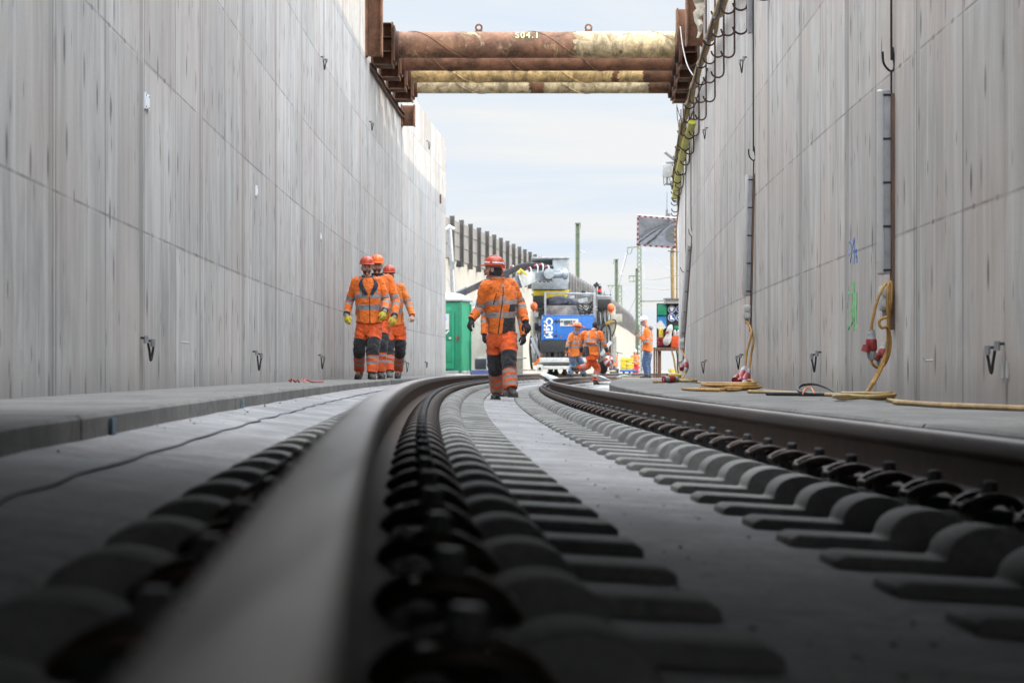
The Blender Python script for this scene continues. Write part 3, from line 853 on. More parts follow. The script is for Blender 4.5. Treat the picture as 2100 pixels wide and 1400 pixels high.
# nearest lamp: yellow cables with a red plug
D = 17.5
Wd = lambda px, py, d=0: W(px, py, D + d)
cable('power_cable', [Wd(1824, 580), Wd(1812, 588, -.1), Wd(1798, 620, -.15), Wd(1789, 660, -.15), Wd(1787, 676, -.15)], .0105, MT['cable'], 'yellow cable arching from the nearest lamp batten to the hanging red plug')
pl = thing('power_plug', Wd(1787, 738, -.15), 'red and grey power plug hanging left of the nearest lamp cable', 'plug', 'red and grey power connectors')
cee(pl, Wd(1787, 676, -.15), Wd(1787, 738, -.15))
cable('power_cable', [Wd(1787, 738, -.15), Wd(1791, 748, -.15), Wd(1802, 754, -.12), Wd(1813, 748, -.1), Wd(1822, 730, -.08), Wd(1826, 700, -.06), Wd(1822, 660, -.06), Wd(1827, 620, -.08), Wd(1828, 585, -.06), Wd(1824, 578, -.05), Wd(1820, 600, -.1), Wd(1821, 650, -.1), Wd(1822, 690, -.1), Wd(1815, 735, -.12), Wd(1803, 765, -.2), Wd(1785, 795, -.3), Wd(1772, 810, -.4)], .0105, MT['cable'], 'long yellow cable looping down from the nearest lamp to the floor coil')
cable('power_cable', [Wd(1818, 650, -.14), Wd(1806, 655, -.16), Wd(1803, 663, -.16), Wd(1808, 672, -.16), Wd(1819, 671, -.14), Wd(1821, 690, -.1), Wd(1818, 720, -.1), Wd(1808, 745, -.14), Wd(1797, 770, -.2), Wd(1778, 803, -.35)], .0105, MT['cable'], 'yellow cable with a small curl beside the nearest lamp batten')
pl = thing('power_plug', Wd(1803, 750, -.05), 'dark red power plug half hidden behind the nearest hanging yellow cables', 'plug', 'red and grey power connectors')
cee(pl, Wd(1817, 702, -.02), Wd(1803, 750, -.05), r=.034)
def coil(name, cx, cy, D, w, d, turns, r, m, label, seed, tail=None):
    rnd = random.Random(seed); pts = []
    for k in range(turns * 10):
        a = 2 * PI * k / 10
        rr = 1 + .18 * math.sin(k * .37 + seed) + rnd.uniform(-.06, .06)
        pts.append(V((cx + w * rr * math.cos(a) + .10 * w * math.sin(k * .09), D + d * rr * math.sin(a), FLOOR_R + r + .012 * (k / 10) + rnd.uniform(0, .01))))
    if tail: pts += [V(p) for p in tail]
    mb = MB(); q = cr(pts, 4); mb.tube(q, r, 0, 7)
    return tag(mb.build(name, m, loc=V((cx, D, FLOOR_R))), label, 'cable')
def fl(px, D): return V(((px - 1050) * D / F, D, FLOOR_R + .016))
coil('cable_coil', (1768 - 1050) * 16.6 / F, 0, 16.6, .17, .45, 3, .0135, MT['hose'], 'flat tan cable coil on the walkway under the nearest tube lamp', 2, [fl(1820, 16.4), fl(1842, 15.3), fl(1900, 14.0), fl(1990, 13.2), fl(2100, 12.6), fl(2200, 12.2)])
cable('power_cable', [fl(1835, 14.8), fl(1870, 14.4), fl(1930, 13.6), fl(2010, 13.0), fl(2130, 12.2)], .015, MT['hose_tan'], 'tan cable running along the foot of the right wall to the picture edge')
# middle lamp
D = 30.0
cable('power_cable', [P2(.075, 655), Wd(1541, 680, -.1), Wd(1532, 720, -.15), Wd(1529, 745, -.2), Wd(1527, 757, -.25)], .0135, MT['cable'], 'yellow cable from the middle lamp down to its left plug')
cable('power_cable', [P2(.07, 655), Wd(1545, 690, -.1), Wd(1541, 725, -.15), Wd(1537, 755, -.2), Wd(1536, 762, -.25)], .0135, MT['cable'], 'yellow cable from the middle lamp down to its right plug')
pl = thing('power_plug', Wd(1515, 790, -.6), 'red and grey plug leaning at the floor under the middle tube lamp', 'plug', 'red and grey power connectors')
cee(pl, Wd(1527, 755, -.25), Wd(1515, 790, -.6), r=.055)
pl = thing('power_plug', Wd(1523, 794, -.7), 'mostly grey plug at the floor, right of the one under the middle lamp', 'plug', 'red and grey power connectors')
cee(pl, Wd(1535, 760, -.25), Wd(1523, 794, -.7), r=.052)
coil('cable_coil', (1494 - 1050) * 27.2 / F, 0, 27.2, .24, 1.7, 4, .016, MT['cable'], 'yellow cable coil on the walkway under the middle tube lamp', 5, [fl(1540, 25.6), fl(1545, 26.6), fl(1500, 24.6), fl(1440, 25.0), fl(1420, 25.4)])
cable('power_cable', [Wd(1533, 780, -.8), Wd(1543, 781, -.9), Wd(1544, 790, -1.2), Wd(1530, 797, -2.6), fl(1500, 24.0), fl(1430, 24.6), fl(1400, 26)], .016, MT['cable'], 'yellow cable bending up in a loop right of the middle lamp plugs')
cable('power_cable', [fl(1535, 22.4), fl(1580, 21.9), fl(1650, 20.6), fl(1720, 19.2), fl(1790, 17.6)], .015, MT['hose'], 'tan cable lying flat between the middle and nearest lamp coils')
# black cable pile with loop and an orange wire
cable('black_cable', [fl(1573, 20.4), fl(1640, 20.0), fl(1700, 19.7), fl(1760, 18.9)], .016, MT['black'], 'straight black cable lying on the right walkway')
cable('black_cable', [fl(1665, 19.9) , W(1640, 803, 20.0), W(1638, 794, 20.2), W(1652, 788, 20.3), W(1675, 788, 20.2), W(1700, 797, 19.9), fl(1718, 19.4)], .011, MT['black'], 'black cable rising in an open loop on the right walkway')
cable('orange_wire', [fl(1646, 19.8), W(1649, 800, 19.9), W(1656, 794, 20), W(1664, 796, 20), W(1670, 806, 19.8)], .005, mat('orange_wire', (.7, .2, .06), .5), 'small thin orange wire arc inside the black cable loop', 'wire')
# far lamp
D = 50
cable('power_cable', [P3_(.075, 715), Wd(1408, 738, -.3), Wd(1406, 742, -.4)], .019, MT['cable'], 'short yellow cable below the leaning far tube lamp')
pl = thing('power_plug', Wd(1405, 762, -.7), 'red and grey plug hanging upright under the leaning far lamp', 'plug', 'red and grey power connectors')
cee(pl, Wd(1407, 738, -.4), Wd(1405, 764, -.7), r=.062)
cable('power_cable', [Wd(1405, 760, -.7), Wd(1402, 772, -1.5), Wd(1395, 779, -3), fl(1385, 43), fl(1360, 42), fl(1340, 41)], .019, MT['cable'], 'yellow cable curving from the far plug onto the walkway')
pl = thing('power_plug', fl(1366, 40.5), 'red plug lying flat on the walkway below the leaning far lamp', 'plug', 'red and grey power connectors')
cee(pl, fl(1390, 41.0) + V((0, 0, .05)), fl(1362, 40.8) + V((0, 0, .05)), r=.062)
coil('cable_coil', (1400 - 1050) * 42 / F, 0, 42.5, .20, 1.6, 3, .018, MT['hose'], 'small yellow cable coil on the walkway under the leaning far lamp', 8, [fl(1430, 41), fl(1470, 36), fl(1500, 33), fl(1540, 29)])

# ------------------------------------------------------------------ loops, plates and bits on the walls
def hg_w(hh): return max(.02, hh * .26)
def wall_loop(px, py, hgt, side, label, spread=.05, lean=0.0):
    D = DL(px) if side < 0 else DR(px)
    xw = XWL(D) if side < 0 else XWR(D); sg = 1 if side < 0 else -1
    z = zpy(py, D); hh = hgt * D / F
    mb = MB()
    k = hg_w(hh)
    pts = [(xw - sg * .02, D - spread, z + hh * .50), (xw + sg * (.03 + k * .2), D - spread, z + hh * .46), (xw + sg * (.03 + k * .35), D - spread * .4 + lean, z), (xw + sg * (.03 + k * .55), D + lean, z - hh * .5), (xw + sg * (.03 + k * .8), D + spread * .4 + lean, z - hh * .1), (xw + sg * (.03 + k), D + spread, z + hh * .32), (xw + sg * .02, D + spread, z + hh * .40)]
    q = cr(pts, 4)
    mb.tube(q, .0085, 0, 7)
    for a in (pts[1], pts[5]):
        mb.cyl(V(a) + V((0, 0, .02)), V(a) - V((0, 0, .03)), .017, 1, 8)
    return tag(mb.build('cable_loop', [MT['rubber'], MT['galv']], loc=(xw, D, z)), label, 'cable loop', 'black cable loops sticking out of the walls')
for px, py, hg, lab in [(290, 716, 46, 'black cable loop low on the left wall, nearest the camera'), (519, 740, 38, 'black cable loop low on the left wall, second from the picture edge'), (653, 742, 28, 'black cable loop low on the left wall, left of the three workers'),
                        (829, 752, 22, 'black cable loop low on the left wall, just right of the three workers'), (871, 748, 12, 'tiny black cable loop low on the left wall near its far end'),
                        (658, 131, 26, 'black cable loop high on the left wall, left of the sunlit patch'), (757, 259, 18, 'black cable loop high on the left wall below the rusty brackets'), (875, 298, 17, 'black cable loop on the sunlit far part of the left wall')]:
    wall_loop(px, py, hg, -1, lab, lean=random.uniform(-.05, .08))
for px, py, hg, lab in [(2056, 735, 60, 'black V-shaped cable loop low on the right wall near the picture edge'), (1683, 742, 40, 'black cable loop low on the right wall between the near and middle lamps'), (1524, 742, 30, 'black cable loop behind the yellow cables of the middle lamp'),
                        (1450, 752, 26, 'black cable loop low on the right wall between middle and far lamps'), (1401, 750, 20, 'black cable loop low at the far end of the right wall'), (1531, 134, 30, 'black cable loop high on the right wall below the hooks'), (1452, 274, 22, 'black cable loop high on the right wall at the far hooks')]:
    wall_loop(px, py, hg, 1, lab, lean=random.uniform(-.03, .05))
for px, py, hg, wd, lab in [(299, 209, 33, .10, 'white measuring plate on the left wall, nearest of three'), (525, 392, 22, .08, 'small white measuring plate on the left wall, middle of three'), (657, 485, 14, .08, 'tiny white measuring plate on the left wall, farthest of three')]:
    D = DL(px); h2 = hg * D / F / 2; z = zpy(py, D); x = XWL(D)
    mb = MB(); mb.prism([(-wd, -h2), (-wd * .5, -h2), (-wd * .4, -h2 * .8), (wd * .4, -h2 * .8), (wd * .5, -h2), (wd, -h2), (wd, h2), (wd * .5, h2), (wd * .4, h2 * .8), (-wd * .4, h2 * .8), (-wd * .5, h2), (-wd, h2)], (x + .001, D, z), (0, 1, 0), (0, 0, 1), (.012, 0, 0))
    for a in (-.6, .6):
        for b_ in (-.7, .7): mb.cyl((x + .012, D + a * wd, z + b_ * h2), (x + .016, D + a * wd, z + b_ * h2), .006, 1, 6)
    tag(mb.build('wall_plate', [mat('white_plate', (.75, .77, .80), .4, 0, .04), MT['rod']], loc=(x, D, z)), lab, 'wall plate', 'white plates on the left wall')
D = DL(902); mb = MB(); mb.box((XWL(D) + .02, D, zpy(408, D)), (.04, .16, .24)); tag(mb.build('recess_box', MT['wood'], loc=(XWL(D), D, zpy(420, D)), bevel=.004), 'small brown box set in the far end of the left wall', 'box')
# cut stubs and white plastic strips low on the right wall
for px, py, lab in [(2098 - 40, 758, 'thin white plastic strip under the near right cable loop'), (2068, 757, 'second thin white plastic strip beside the near right cable loop')]:
    D = DR(px); mb = MB(); mb.box((XWR(D) - .006, D, zpy(py, D)), (.010, .03, .09)); tag(mb.build('plastic_strip', MT['lgrey'], loc=(XWR(D), D, zpy(py, D))), lab, 'plastic strip')
D = DR(1913); mb = MB(); mb.tube([(XWR(D) + .01, D, zpy(738, D)), (XWR(D) - .05, D, zpy(740, D)), (XWR(D) - .055, D, zpy(733, D))], .008, 0, 6); tag(mb.build('wall_peg', MT['lgrey'], loc=(XWR(D), D, zpy(738, D))), 'small pale peg sticking out low on the right wall', 'peg')
D = DL(372); mb = MB(); mb.tube([(XWL(D) - .01, D, zpy(701, D)), (XWL(D) + .06, D, zpy(703, D)), (XWL(D) + .065, D, zpy(706, D))], .008, 0, 6); tag(mb.build('wall_peg', MT['lgrey'], loc=(XWL(D), D, zpy(701, D))), 'small pale peg sticking out low on the left wall', 'peg')
# red flutter tape on the left walkway
mb = MB(); D = 27.5; q = [(-2.42 + k * .018 + random.uniform(-.015, .015), D + random.uniform(-.15, .15), CZ - .13 + random.choice((.008, .03, .05))) for k in range(12)] + [(-2.17 + k * .06, D + random.uniform(-.1, .1), CZ - .13 + .01) for k in range(3)]
mb.tube(cr(q, 3), .009, 0, 5, flat=.4)
tag(mb.build('marker_tape', mat('red_tape', (.62, .10, .05), .6), loc=q[0]), 'crumpled red marker tape lying on the left walkway at the wall', 'tape')
# blue paint dabs on the left kerb, yellow one on the right kerb
def kerb_dab(D, w_, h_, col, label):
    x = XL(D) - .875
    mb = MB(); mb.box((x + .012, D, CZ - .13 - .02 - h_ / 2), (.008, w_, h_))
    tag(mb.build('paint_dab', mat('dab_paint', col, .8, 0, .3, 30), loc=(x, D, CZ - .16)), label, 'paint mark')
kerb_dab(8.05, .08, .06, (.15, .22, .30), 'faded blue paint mark on the left kerb beside its near joint')
kerb_dab(13.6, .10, .05, (.15, .22, .29), 'small faded blue paint mark farther along the left kerb')
D = 8.0; mb = MB(); mb.box((XE(D) + .035, D, CZ - .20 + .004), (.03, .06, .006)); tag(mb.build('paint_dab', mat('yellow_dab', (.5, .36, .05), .8), loc=(XE(D), D, CZ - .2)), 'small yellow paint mark on the right kerb edge', 'paint mark')
# yellow pipe and tub at the far end of the right walkway
D = 62; mb = MB(); mb.cyl(W(1368, 770.5, D), W(1440, 770.5, D + 1.2), .057, 0, 18); mb.cyl(W(1366, 770.5, D), W(1370, 770.5, D), .062, 1, 18)
tag(mb.build('yellow_pipe', [MT['yellow'], MT['black']], loc=W(1368, 775, D)), 'fat yellow pipe lying behind the corner of the right wall', 'pipe')
# ------------------------------------------------------------------ people
def fabric(name, c, var=.12, dirt=.1, dirtc=(.25, .08, .02)):
    m, nt, b = new_mat(name); h = N(nt)
    co = h.coord()
    n1 = h.noise(h.vec(co, (1, 1, .6)), 7, 4, .6, .4); n2 = h.noise(co, 2.5, 3, .5)
    cc = h.mix(h.ramp(n1, [(.40, 0), (.60, 1)]), tuple(q * (1 - var) for q in c), tuple(min(1, q * (1 + var * .5)) for q in c))
    cc = h.mix(h.math('MULTIPLY', h.ramp(n2, [(.49, 0), (.60, 1)]), dirt), cc, dirtc)
    h.link(cc, b.inputs['Base Color']); b.inputs['Roughness'].default_value = .85
    b.inputs['Sheen Weight'].default_value = .15
    fold = h.noise(h.vec(co, (9, 9, 14)), 1, 4, .6, 1.4)
    h.link(h.bump(fold, 1.0, .035), b.inputs['Normal'])
    return m
CL = dict(
    orange=fabric('orange_cloth', (.80, .165, .014)), orange2=fabric('orange_cloth_worn', (.78, .20, .025), .18, .3), trouser=fabric('orange_trouser_cloth', (.74, .10, .012), .18, .4, (.3, .07, .02)),
    silver=fabric('reflective_band', (.24, .24, .245), .1, .2, (.2, .19, .18)), silver2=fabric('worn_reflective_band', (.29, .235, .215), .12, .3, (.25, .2, .18)), black=fabric('black_cloth', (.014, .014, .017), .3, .15, (.05, .045, .04)),
    navy=fabric('navy_cloth', (.018, .018, .035), .2, .1, (.05, .05, .05)), jeans=fabric('jeans_cloth', (.045, .085, .19), .25, .3, (.12, .16, .24)), jeans2=fabric('faded_jeans', (.16, .23, .34), .2, .3, (.26, .32, .4)),
    redcloth=fabric('red_cloth', (.45, .02, .03)), grey=fabric('grey_cloth', (.17, .18, .21)), greytr=fabric('dark_grey_cloth', (.05, .05, .06)))
SKIN = mat('skin', (.47, .26, .19), .55, 0, .12, 14, .15, (.36, .16, .12), .1, 80, .001)
BEARD = mat('beard_hair', (.055, .03, .02), .8, 0, .4, 60, 0, bump=.6, bscale=140, bdist=.004)
HAIRD = mat('dark_hair', (.018, .014, .012), .7, 0, .4, 60, 0, bump=.6, bscale=140, bdist=.004)
EYE = mat('eye', (.02, .016, .014), .25, 0, .1)
LIP = mat('lips', (.30, .11, .09), .5, 0, .1)
TEETH = mat('teeth', (.7, .66, .6), .4, 0, .05)
BOOT = mat('boot_leather', (.028, .024, .021), .65, 0, .4, 16, .6, (.11, .10, .09))
BOOTG = mat('dusty_boot', (.10, .10, .10), .75, 0, .4, 12, .6, (.22, .21, .2))
SOLE = mat('boot_sole', (.05, .047, .043), .8, 0, .3)
GLY = mat('yellow_glove', (.66, .52, .03), .7, 0, .25, 14, .4, (.3, .25, .1), .4, 60)
GLW = mat('pale_glove_cuff', (.40, .37, .32), .8, 0, .15)
GLB = mat('black_glove', (.02, .02, .026), .7, 0, .3, 14, .2, (.06, .06, .07), .4, 60)
HRED = mat('red_helmet', (.46, .055, .020), .35, 0, .12, 8, .25, (.33, .06, .04))
HORG = mat('orange_helmet', (.80, .145, .02), .35, 0, .1, 8, .2, (.5, .1, .04))
HWHT = mat('white_helmet', (.48, .49, .52), .35, 0, .08, 8, .2, (.45, .45, .46))
STK = mat('white_sticker', (.62, .62, .62), .4, 0, .1)
STB = mat('blue_sticker', (.04, .12, .50), .4, 0, .2)

def smooth_path(pts, rad, n=5):
    q = cr(pts, n); m = len(pts) - 1; rr = []
    for i in range(len(q)):
        f = i / n; k = min(int(f), m - 1); rr.append(lerp(rad[k], rad[k + 1], f - k))
    return q, rr
def limb(mb, pts, rad, mi, n=14, seg=10, wob=.0, ref=V((1, 0, 0)), squash=1.0, seed=0):
    """tapered tube with a material chosen by (position along 0..1, ring angle)"""
    q, rr = smooth_path(pts, rad, seg); rs = []; N_ = len(q)
    rnd = random.Random(seed); ph = [rnd.uniform(0, 6.28) for _ in range(4)]
    for i, p in enumerate(q):
        t = (q[min(i + 1, N_ - 1)] - q[max(i - 1, 0)]).normalized()
        a = ref - t * ref.dot(t); a.normalize(); b = a.cross(t) * -1
        ring = []
        for k in range(n):
            an = 2 * PI * k / n
            w_ = 1 + wob * (math.sin(i * 1.5 + ph[0] + 2 * math.sin(an + ph[1])) * .6 + math.sin(i * .83 + an * 2 + ph[2]) * .5)
            ring.append(p + (a * math.cos(an) + b * math.sin(an) * squash) * rr[i] * w_)
        rs.append(ring)
    f = mi if callable(mi) else (lambda s, an: mi)
    mb.rings(rs, lambda i, j: f((i + .5) / (N_ - 1), 2 * PI * (j + .5) / n))
    return q

def hand(mb, wrist, d, thumb, back, s=1.0, curl=.5, r=0.0, mi=0):
    """five-fingered hand; d = along the palm, thumb = towards the thumb side, back = back of the hand"""
    d = d.normalized(); th = (thumb - d * thumb.dot(d)).normalized(); bk = d.cross(th); 
    if bk.dot(back) < 0: bk = -bk
    rs = []
    for f, wx, wy in ((-.012, .026, .020), (.02, .032, .019), (.055, .041, .017), (.085, .043, .0145), (.096, .036, .011)):
        c = wrist + d * (f * s)
        rs.append([c + th * ((wx * s + r) * math.cos(a)) + bk * ((wy * s + r) * math.sin(a)) for a in [2 * PI * k / 12 for k in range(12)]])
    mb.rings(rs, mi)
    for k, (off, L, rr) in enumerate(((.031, .075, .0092), (.011, .083, .0096), (-.010, .077, .0092), (-.030, .060, .0082))):
        p = wrist + d * ((.084 - abs(off) * .12) * s) + th * (off * s); pts = [p]; ang = .12
        dirn = d + th * (off * .9)
        for m in range(3):
            ang += curl * (.75 + .12 * k) * (1.0 if m else .6)
            st = (dirn.normalized() * math.cos(ang) - bk * math.sin(ang)) * (L * s * (.42, .33, .25)[m])
            p = p + st; pts.append(p)
        mb.tube(cr(pts, 3), [lerp(rr * s * 1.06, rr * s * .8, i / 9) + r for i in range(10)], mi, 8)
    p = wrist + d * (.028 * s) + th * (.024 * s) - bk * (.004 * s)
    pts = [p, p + (th * .78 + d * .62 - bk * .15).normalized() * .036 * s, p + (th * .78 + d * .62 - bk * .15).normalized() * .036 * s + (d * .9 + th * .25 - bk * .4).normalized() * .034 * s]
    pts.append(pts[-1] + (d * .9 - th * .1 - bk * .55).normalized() * .024 * s)
    mb.tube(cr(pts, 3), [lerp(.0125 * s, .0085 * s, i / 9) + r for i in range(10)], mi, 8)

def head_fn(p):
    """shape a unit sphere into a skull: front is -y"""
    x, y, z = p
    q = V((x, y, z))
    if z < 0: q.x *= 1 - .30 * z * z - .10 * abs(z); q.y *= 1 - .06 * z * z
    if z < -.3 and y > 0: q.y *= 1 - .45 * (-z - .3)           # nape
    if z < -.35 and y < 0: q.y *= 1.04                          # chin forward
    if y < -.3 and .05 < z < .35: q.y *= .97                    # eye sockets
    if z > .3: q.x *= 1 - .05 * z
    return q

def person(name, label, D, j, face=0.0, group=None, jacket='orange', trouser='trouser', helmet=None, hair=None, beard=False, glove=None, scale=1.0, yaw=0.0, pitch=0.0, roll=0.0,
           bands=True, tbands=True, knee=True, boot=BOOT, collar='orange', openz=False, cap=False, hood=None, dark_side=False, silver='silver', boots_side=True, smile=False, thumbs=None, scarf=None, hem=.06, vstripe=True, girth=1.0, curl=.55, extra=None):
    """j: pixel joints (x, y, depth offset); index 0 = viewer's left, 1 = viewer's right"""
    def J(k):
        p = j[k]; dy = p[2] if len(p) > 2 else 0
        return W(p[0], p[1], D + dy)
    fr = V((math.sin(R(face)), -math.cos(R(face)), 0))          # way the chest faces
    rt = V((math.cos(R(face)), math.sin(R(face)), 0))           # viewer's right when facing the camera
    S = scale
    shL, shR = J('sh0'), J('sh1'); hip = J('hip'); feet = [J('ft0'), J('ft1')]
    zmin = min(feet[0].z, feet[1].z)
    root = thing('person', V((hip.x, hip.y, zmin)), label, 'person', group)
    ms = (shL + shR) / 2; side = (shR - shL).normalized(); sw = (shR - shL).length / 2
    upv = (ms - hip).normalized(); neck = ms + upv * .055 * S
    HC = J('head')                                               # head centre
    # ---------------- body (one continuous surface)
    B = MB()
    hr = M.Rotation(R(face) , 3, 'Z') @ M.Rotation(R(yaw), 3, 'Z') @ M.Rotation(R(pitch), 3, 'X') @ M.Rotation(R(roll), 3, 'Y')
    hx, hy, hz = .076 * S, .096 * S, .118 * S
    B.sphere(HC, (hx, hy, hz), 0, hr, 20, 16, head_fn)
    HP = lambda x, y, z: HC + hr @ V((x * hx, y * hy, z * hz))    # head space, unit skull
    B.tube([HP(0, -.86, .18), HP(0, -1.06, -.05), HP(0, -1.22, -.22), HP(0, -1.02, -.34)], [.010 * S, .012 * S, .017 * S, .012 * S], 0, 8)
    for s in (-1, 1):
        B.sphere(HP(s * .98, .12, -.05), (.012 * S, .022 * S, .032 * S), 0, hr, 8, 6)
        B.sphere(HP(s * .55, -.72, -.28), (.022 * S, .020 * S, .022 * S), 0, hr, 8, 6)
        B.sphere(HP(s * .36, -.86, .26), (.026 * S, .012 * S, .009 * S), 0, hr, 8, 6)
    B.sphere(HP(0, -.80, -.80), (.026 * S, .020 * S, .018 * S), 0, hr, 10, 6)
    B.tube([neck - upv * .06 * S, neck, HC + hr @ V((0, .018 * S, -.08 * S))], [.068 * S, .058 * S, .060 * S], 0, 12)
    limb(B, [hip - upv * .05 * S, lerp(hip, ms, .35), lerp(hip, ms, .75), ms + upv * .01, neck], [.13 * S, .125 * S, .135 * S, .10 * S, .06 * S], 0, 12, 4, ref=side)
    hipw = .085 * S
    hside = rt if j.get('hipside') is None else V(j['hipside'])
    hj = [hip - hside * hipw - upv * .02, hip + hside * hipw - upv * .02]
    for s in (0, 1):
        sh = (shL, shR)[s]; el, wr = J('el%d' % s), J('wr%d' % s)
        B.tube(cr([ms + (sh - ms) * .4, sh, el, wr], 4), [lerp(.065, .033, i / 12) * S for i in range(13)], 0, 10)
        kn, an = J('kn%d' % s), J('an%d' % s)
        B.tube(cr([hip, hj[s], kn, an], 4), [lerp(.10, .048, i / 12) * S for i in range(13)], 0, 10)
        td = (feet[s] - an); fd = V((td.x, td.y, 0))
        if fd.length < .01: fd = fr
        fd.normalize(); B.tube([an, an - V((0, 0, .05 * S)) + fd * .02, an - V((0, 0, .065 * S)) + fd * .13 * S], [.045 * S, .042 * S, .03 * S], 0, 8)
        hd = J('hd%d' % s) - wr
        thb = fr * .6 + rt * (.8 if s == 0 else -.8) if thumbs is None else V(thumbs[s])
        bk = (-rt if s == 0 else rt)
        hand(B, wr + hd.normalized() * .01, hd, thb, bk, S * .98, curl, 0)
    body = B.build('body', SKIN, root, smooth=True, ang=0)
    md = body.modifiers.new('r', 'REMESH'); md.mode = 'VOXEL'; md.voxel_size = .0095; md.use_smooth_shade = True
    ms_ = body.modifiers.new('s', 'SMOOTH'); ms_.factor = .5; ms_.iterations = 2
    bpy.context.view_layer.update()
    dg = bpy.context.evaluated_depsgraph_get()
    me = bpy.data.meshes.new_from_object(body.evaluated_get(dg)); old = body.data
    body.modifiers.clear(); body.data = me; me.materials.clear(); me.materials.append(SKIN); bpy.data.meshes.remove(old)
    # ---------------- face details
    f_ = MB()
    for s in (-1, 1): f_.sphere(HP(s * .37, -.90, .10), (.0125 * S, .007 * S, .0065 * S), 0, hr, 8, 6)
    f_.build('eyes', EYE, root)
    f_ = MB()
    for s in (-1, 1): f_.tube([HP(s * .17, -1.0, .26), HP(s * .38, -.97, .32), HP(s * .58, -.83, .27)], [.0045 * S, .006 * S, .004 * S], 0, 6)
    f_.build('eyebrows', BEARD if beard or hair is None else HAIRD, root)
    f_ = MB(); f_.tube([HP(-.33, -.93, -.50 + (.06 if smile else 0)), HP(-.15, -1.03, -.55), HP(.15, -1.03, -.55), HP(.33, -.93, -.50 + (.06 if smile else 0))], [.004 * S, .0085 * S, .0085 * S, .004 * S], 0, 7)
    f_.build('lips', LIP, root)
    if smile:
        f_ = MB(); f_.tube([HP(-.2, -1.03, -.525), HP(0, -1.07, -.54), HP(.2, -1.03, -.525)], [.003 * S, .0055 * S, .003 * S], 0, 6); f_.build('teeth', TEETH, root)
    if beard:
        b_ = MB()
        def bfn(p):
            q = head_fn(p)
            return q
        rs = []
        for i in range(9):
            a = lerp(-105, 105, i / 8); ca, sa = math.cos(R(a)), math.sin(R(a))
            out = 1.03 + .05 * ca
            top = -.16 if abs(a) > 60 else (-.40 if abs(a) > 25 else -.66)
            row = []
            for z in (top, (top - .92) / 2, -.80, -1.02):
                w_ = math.sqrt(max(.05, 1 - min(.96, z * z))); p = head_fn(V((sa * w_, -ca * w_, z)))
                row.append(HP(p.x * out, p.y * out - .02, p.z * 1.02))
            row.append(HP(sa * .25, -ca * .25, -.92))
            rs.append(row)
        b_.rings(rs, 0, closed=False, caps=False)
        b_.tube([HP(-.36, -.96, -.52), HP(-.2, -1.07, -.40), HP(0, -1.10, -.38), HP(.2, -1.07, -.40), HP(.36, -.96, -.52)], [.004 * S, .005 * S, .004 * S, .005 * S, .004 * S], 0, 6)
        b_.build('beard', BEARD, root)
    if hair is not None:
        h2 = MB(); h2.sphere(HC + hr @ V((0, .010 * S, .018 * S)), (hx * 1.07, hy * 1.04, hz * 1.0), 0, hr, 18, 12, lambda p: V((p.x, p.y, p.z)) if not (p.y < -.35 and p.z < .45) else V((p.x * .8, p.y * .55, p.z)))
        h2.build('hair', hair, root)
    # ---------------- jacket
    O, SV, BK, ALT = 0, 1, 2, 3
    jm = [CL[jacket], CL[silver], CL['black'], CL[collar]]
    rnd = random.Random(len(label) * 7 + int(D * 13))
    prof = [(hem, .188, .146), (hem + .04, .192, .148), (hem + .09, .186, .144), (.25, .180, .138), (.45, .190, .142), (.62, .2, .146), (.78, .205, .138), (.88, .190, .122), (.95, .148, .104), (1.0, .100, .086), (1.03, .076, .076)]
    NR = 44; rs = []; tt = []
    ns = 28; L_ = (neck - hip).length
    kw = max(.85, min(1.15, (sw + .04) / (.205 * S))); gx = girth
    for i in range(NR + 1):
        t = lerp(prof[0][0], prof[-1][0], i / NR); tt.append(t)
        for (t0, a0, b0), (t1, a1, b1) in zip(prof, prof[1:]):
            if t <= t1 + 1e-9: f = (t - t0) / (t1 - t0); rx, ry = lerp(a0, a1, f), lerp(b0, b1, f); break
        c = hip + (neck - hip) * t
        sd = lerp(0, 1, max(0, min(1, t))); a = (hside * (1 - sd) + side * sd).normalized()
        b = upv.cross(a).normalized()
        if b.dot(fr) < 0: b = -b
        ring = []
        for k in range(ns):
            an = 2 * PI * k / ns
            ca, sa = math.cos(an), math.sin(an)
            e = .86
            x = math.copysign(abs(ca) ** e, ca); y = math.copysign(abs(sa) ** e, sa)
            wv = 1 + .034 * math.sin(t * 19 + 3 * math.sin(an * 2 + t * 4) + rnd.uniform(-.2, .2)) + .012 * math.sin(an * 5 + t * 23)
            hem = .012 * math.sin(an * 3) if i == 0 else 0
            ring.append(c + a * (x * rx * S * lerp(gx, kw, max(0, min(1, (t - .1) / .6))) * wv) + b * (y * ry * S * gx * wv) + upv * hem)
        rs.append(ring)
    def jmat(i, jj):
        t = (tt[i] + tt[min(i + 1, NR)]) / 2; an = 2 * PI * (jj + .5) / ns; x = math.cos(an); y = math.sin(an)
        if t > 1.0: return ALT
        if bands:
            if .335 < t < .435 or .56 < t < .66: 
                return SV
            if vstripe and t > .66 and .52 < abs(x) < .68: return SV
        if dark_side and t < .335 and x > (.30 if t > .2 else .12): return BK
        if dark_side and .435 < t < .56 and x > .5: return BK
        return O
    jk = MB(); jk.rings(rs, jmat)
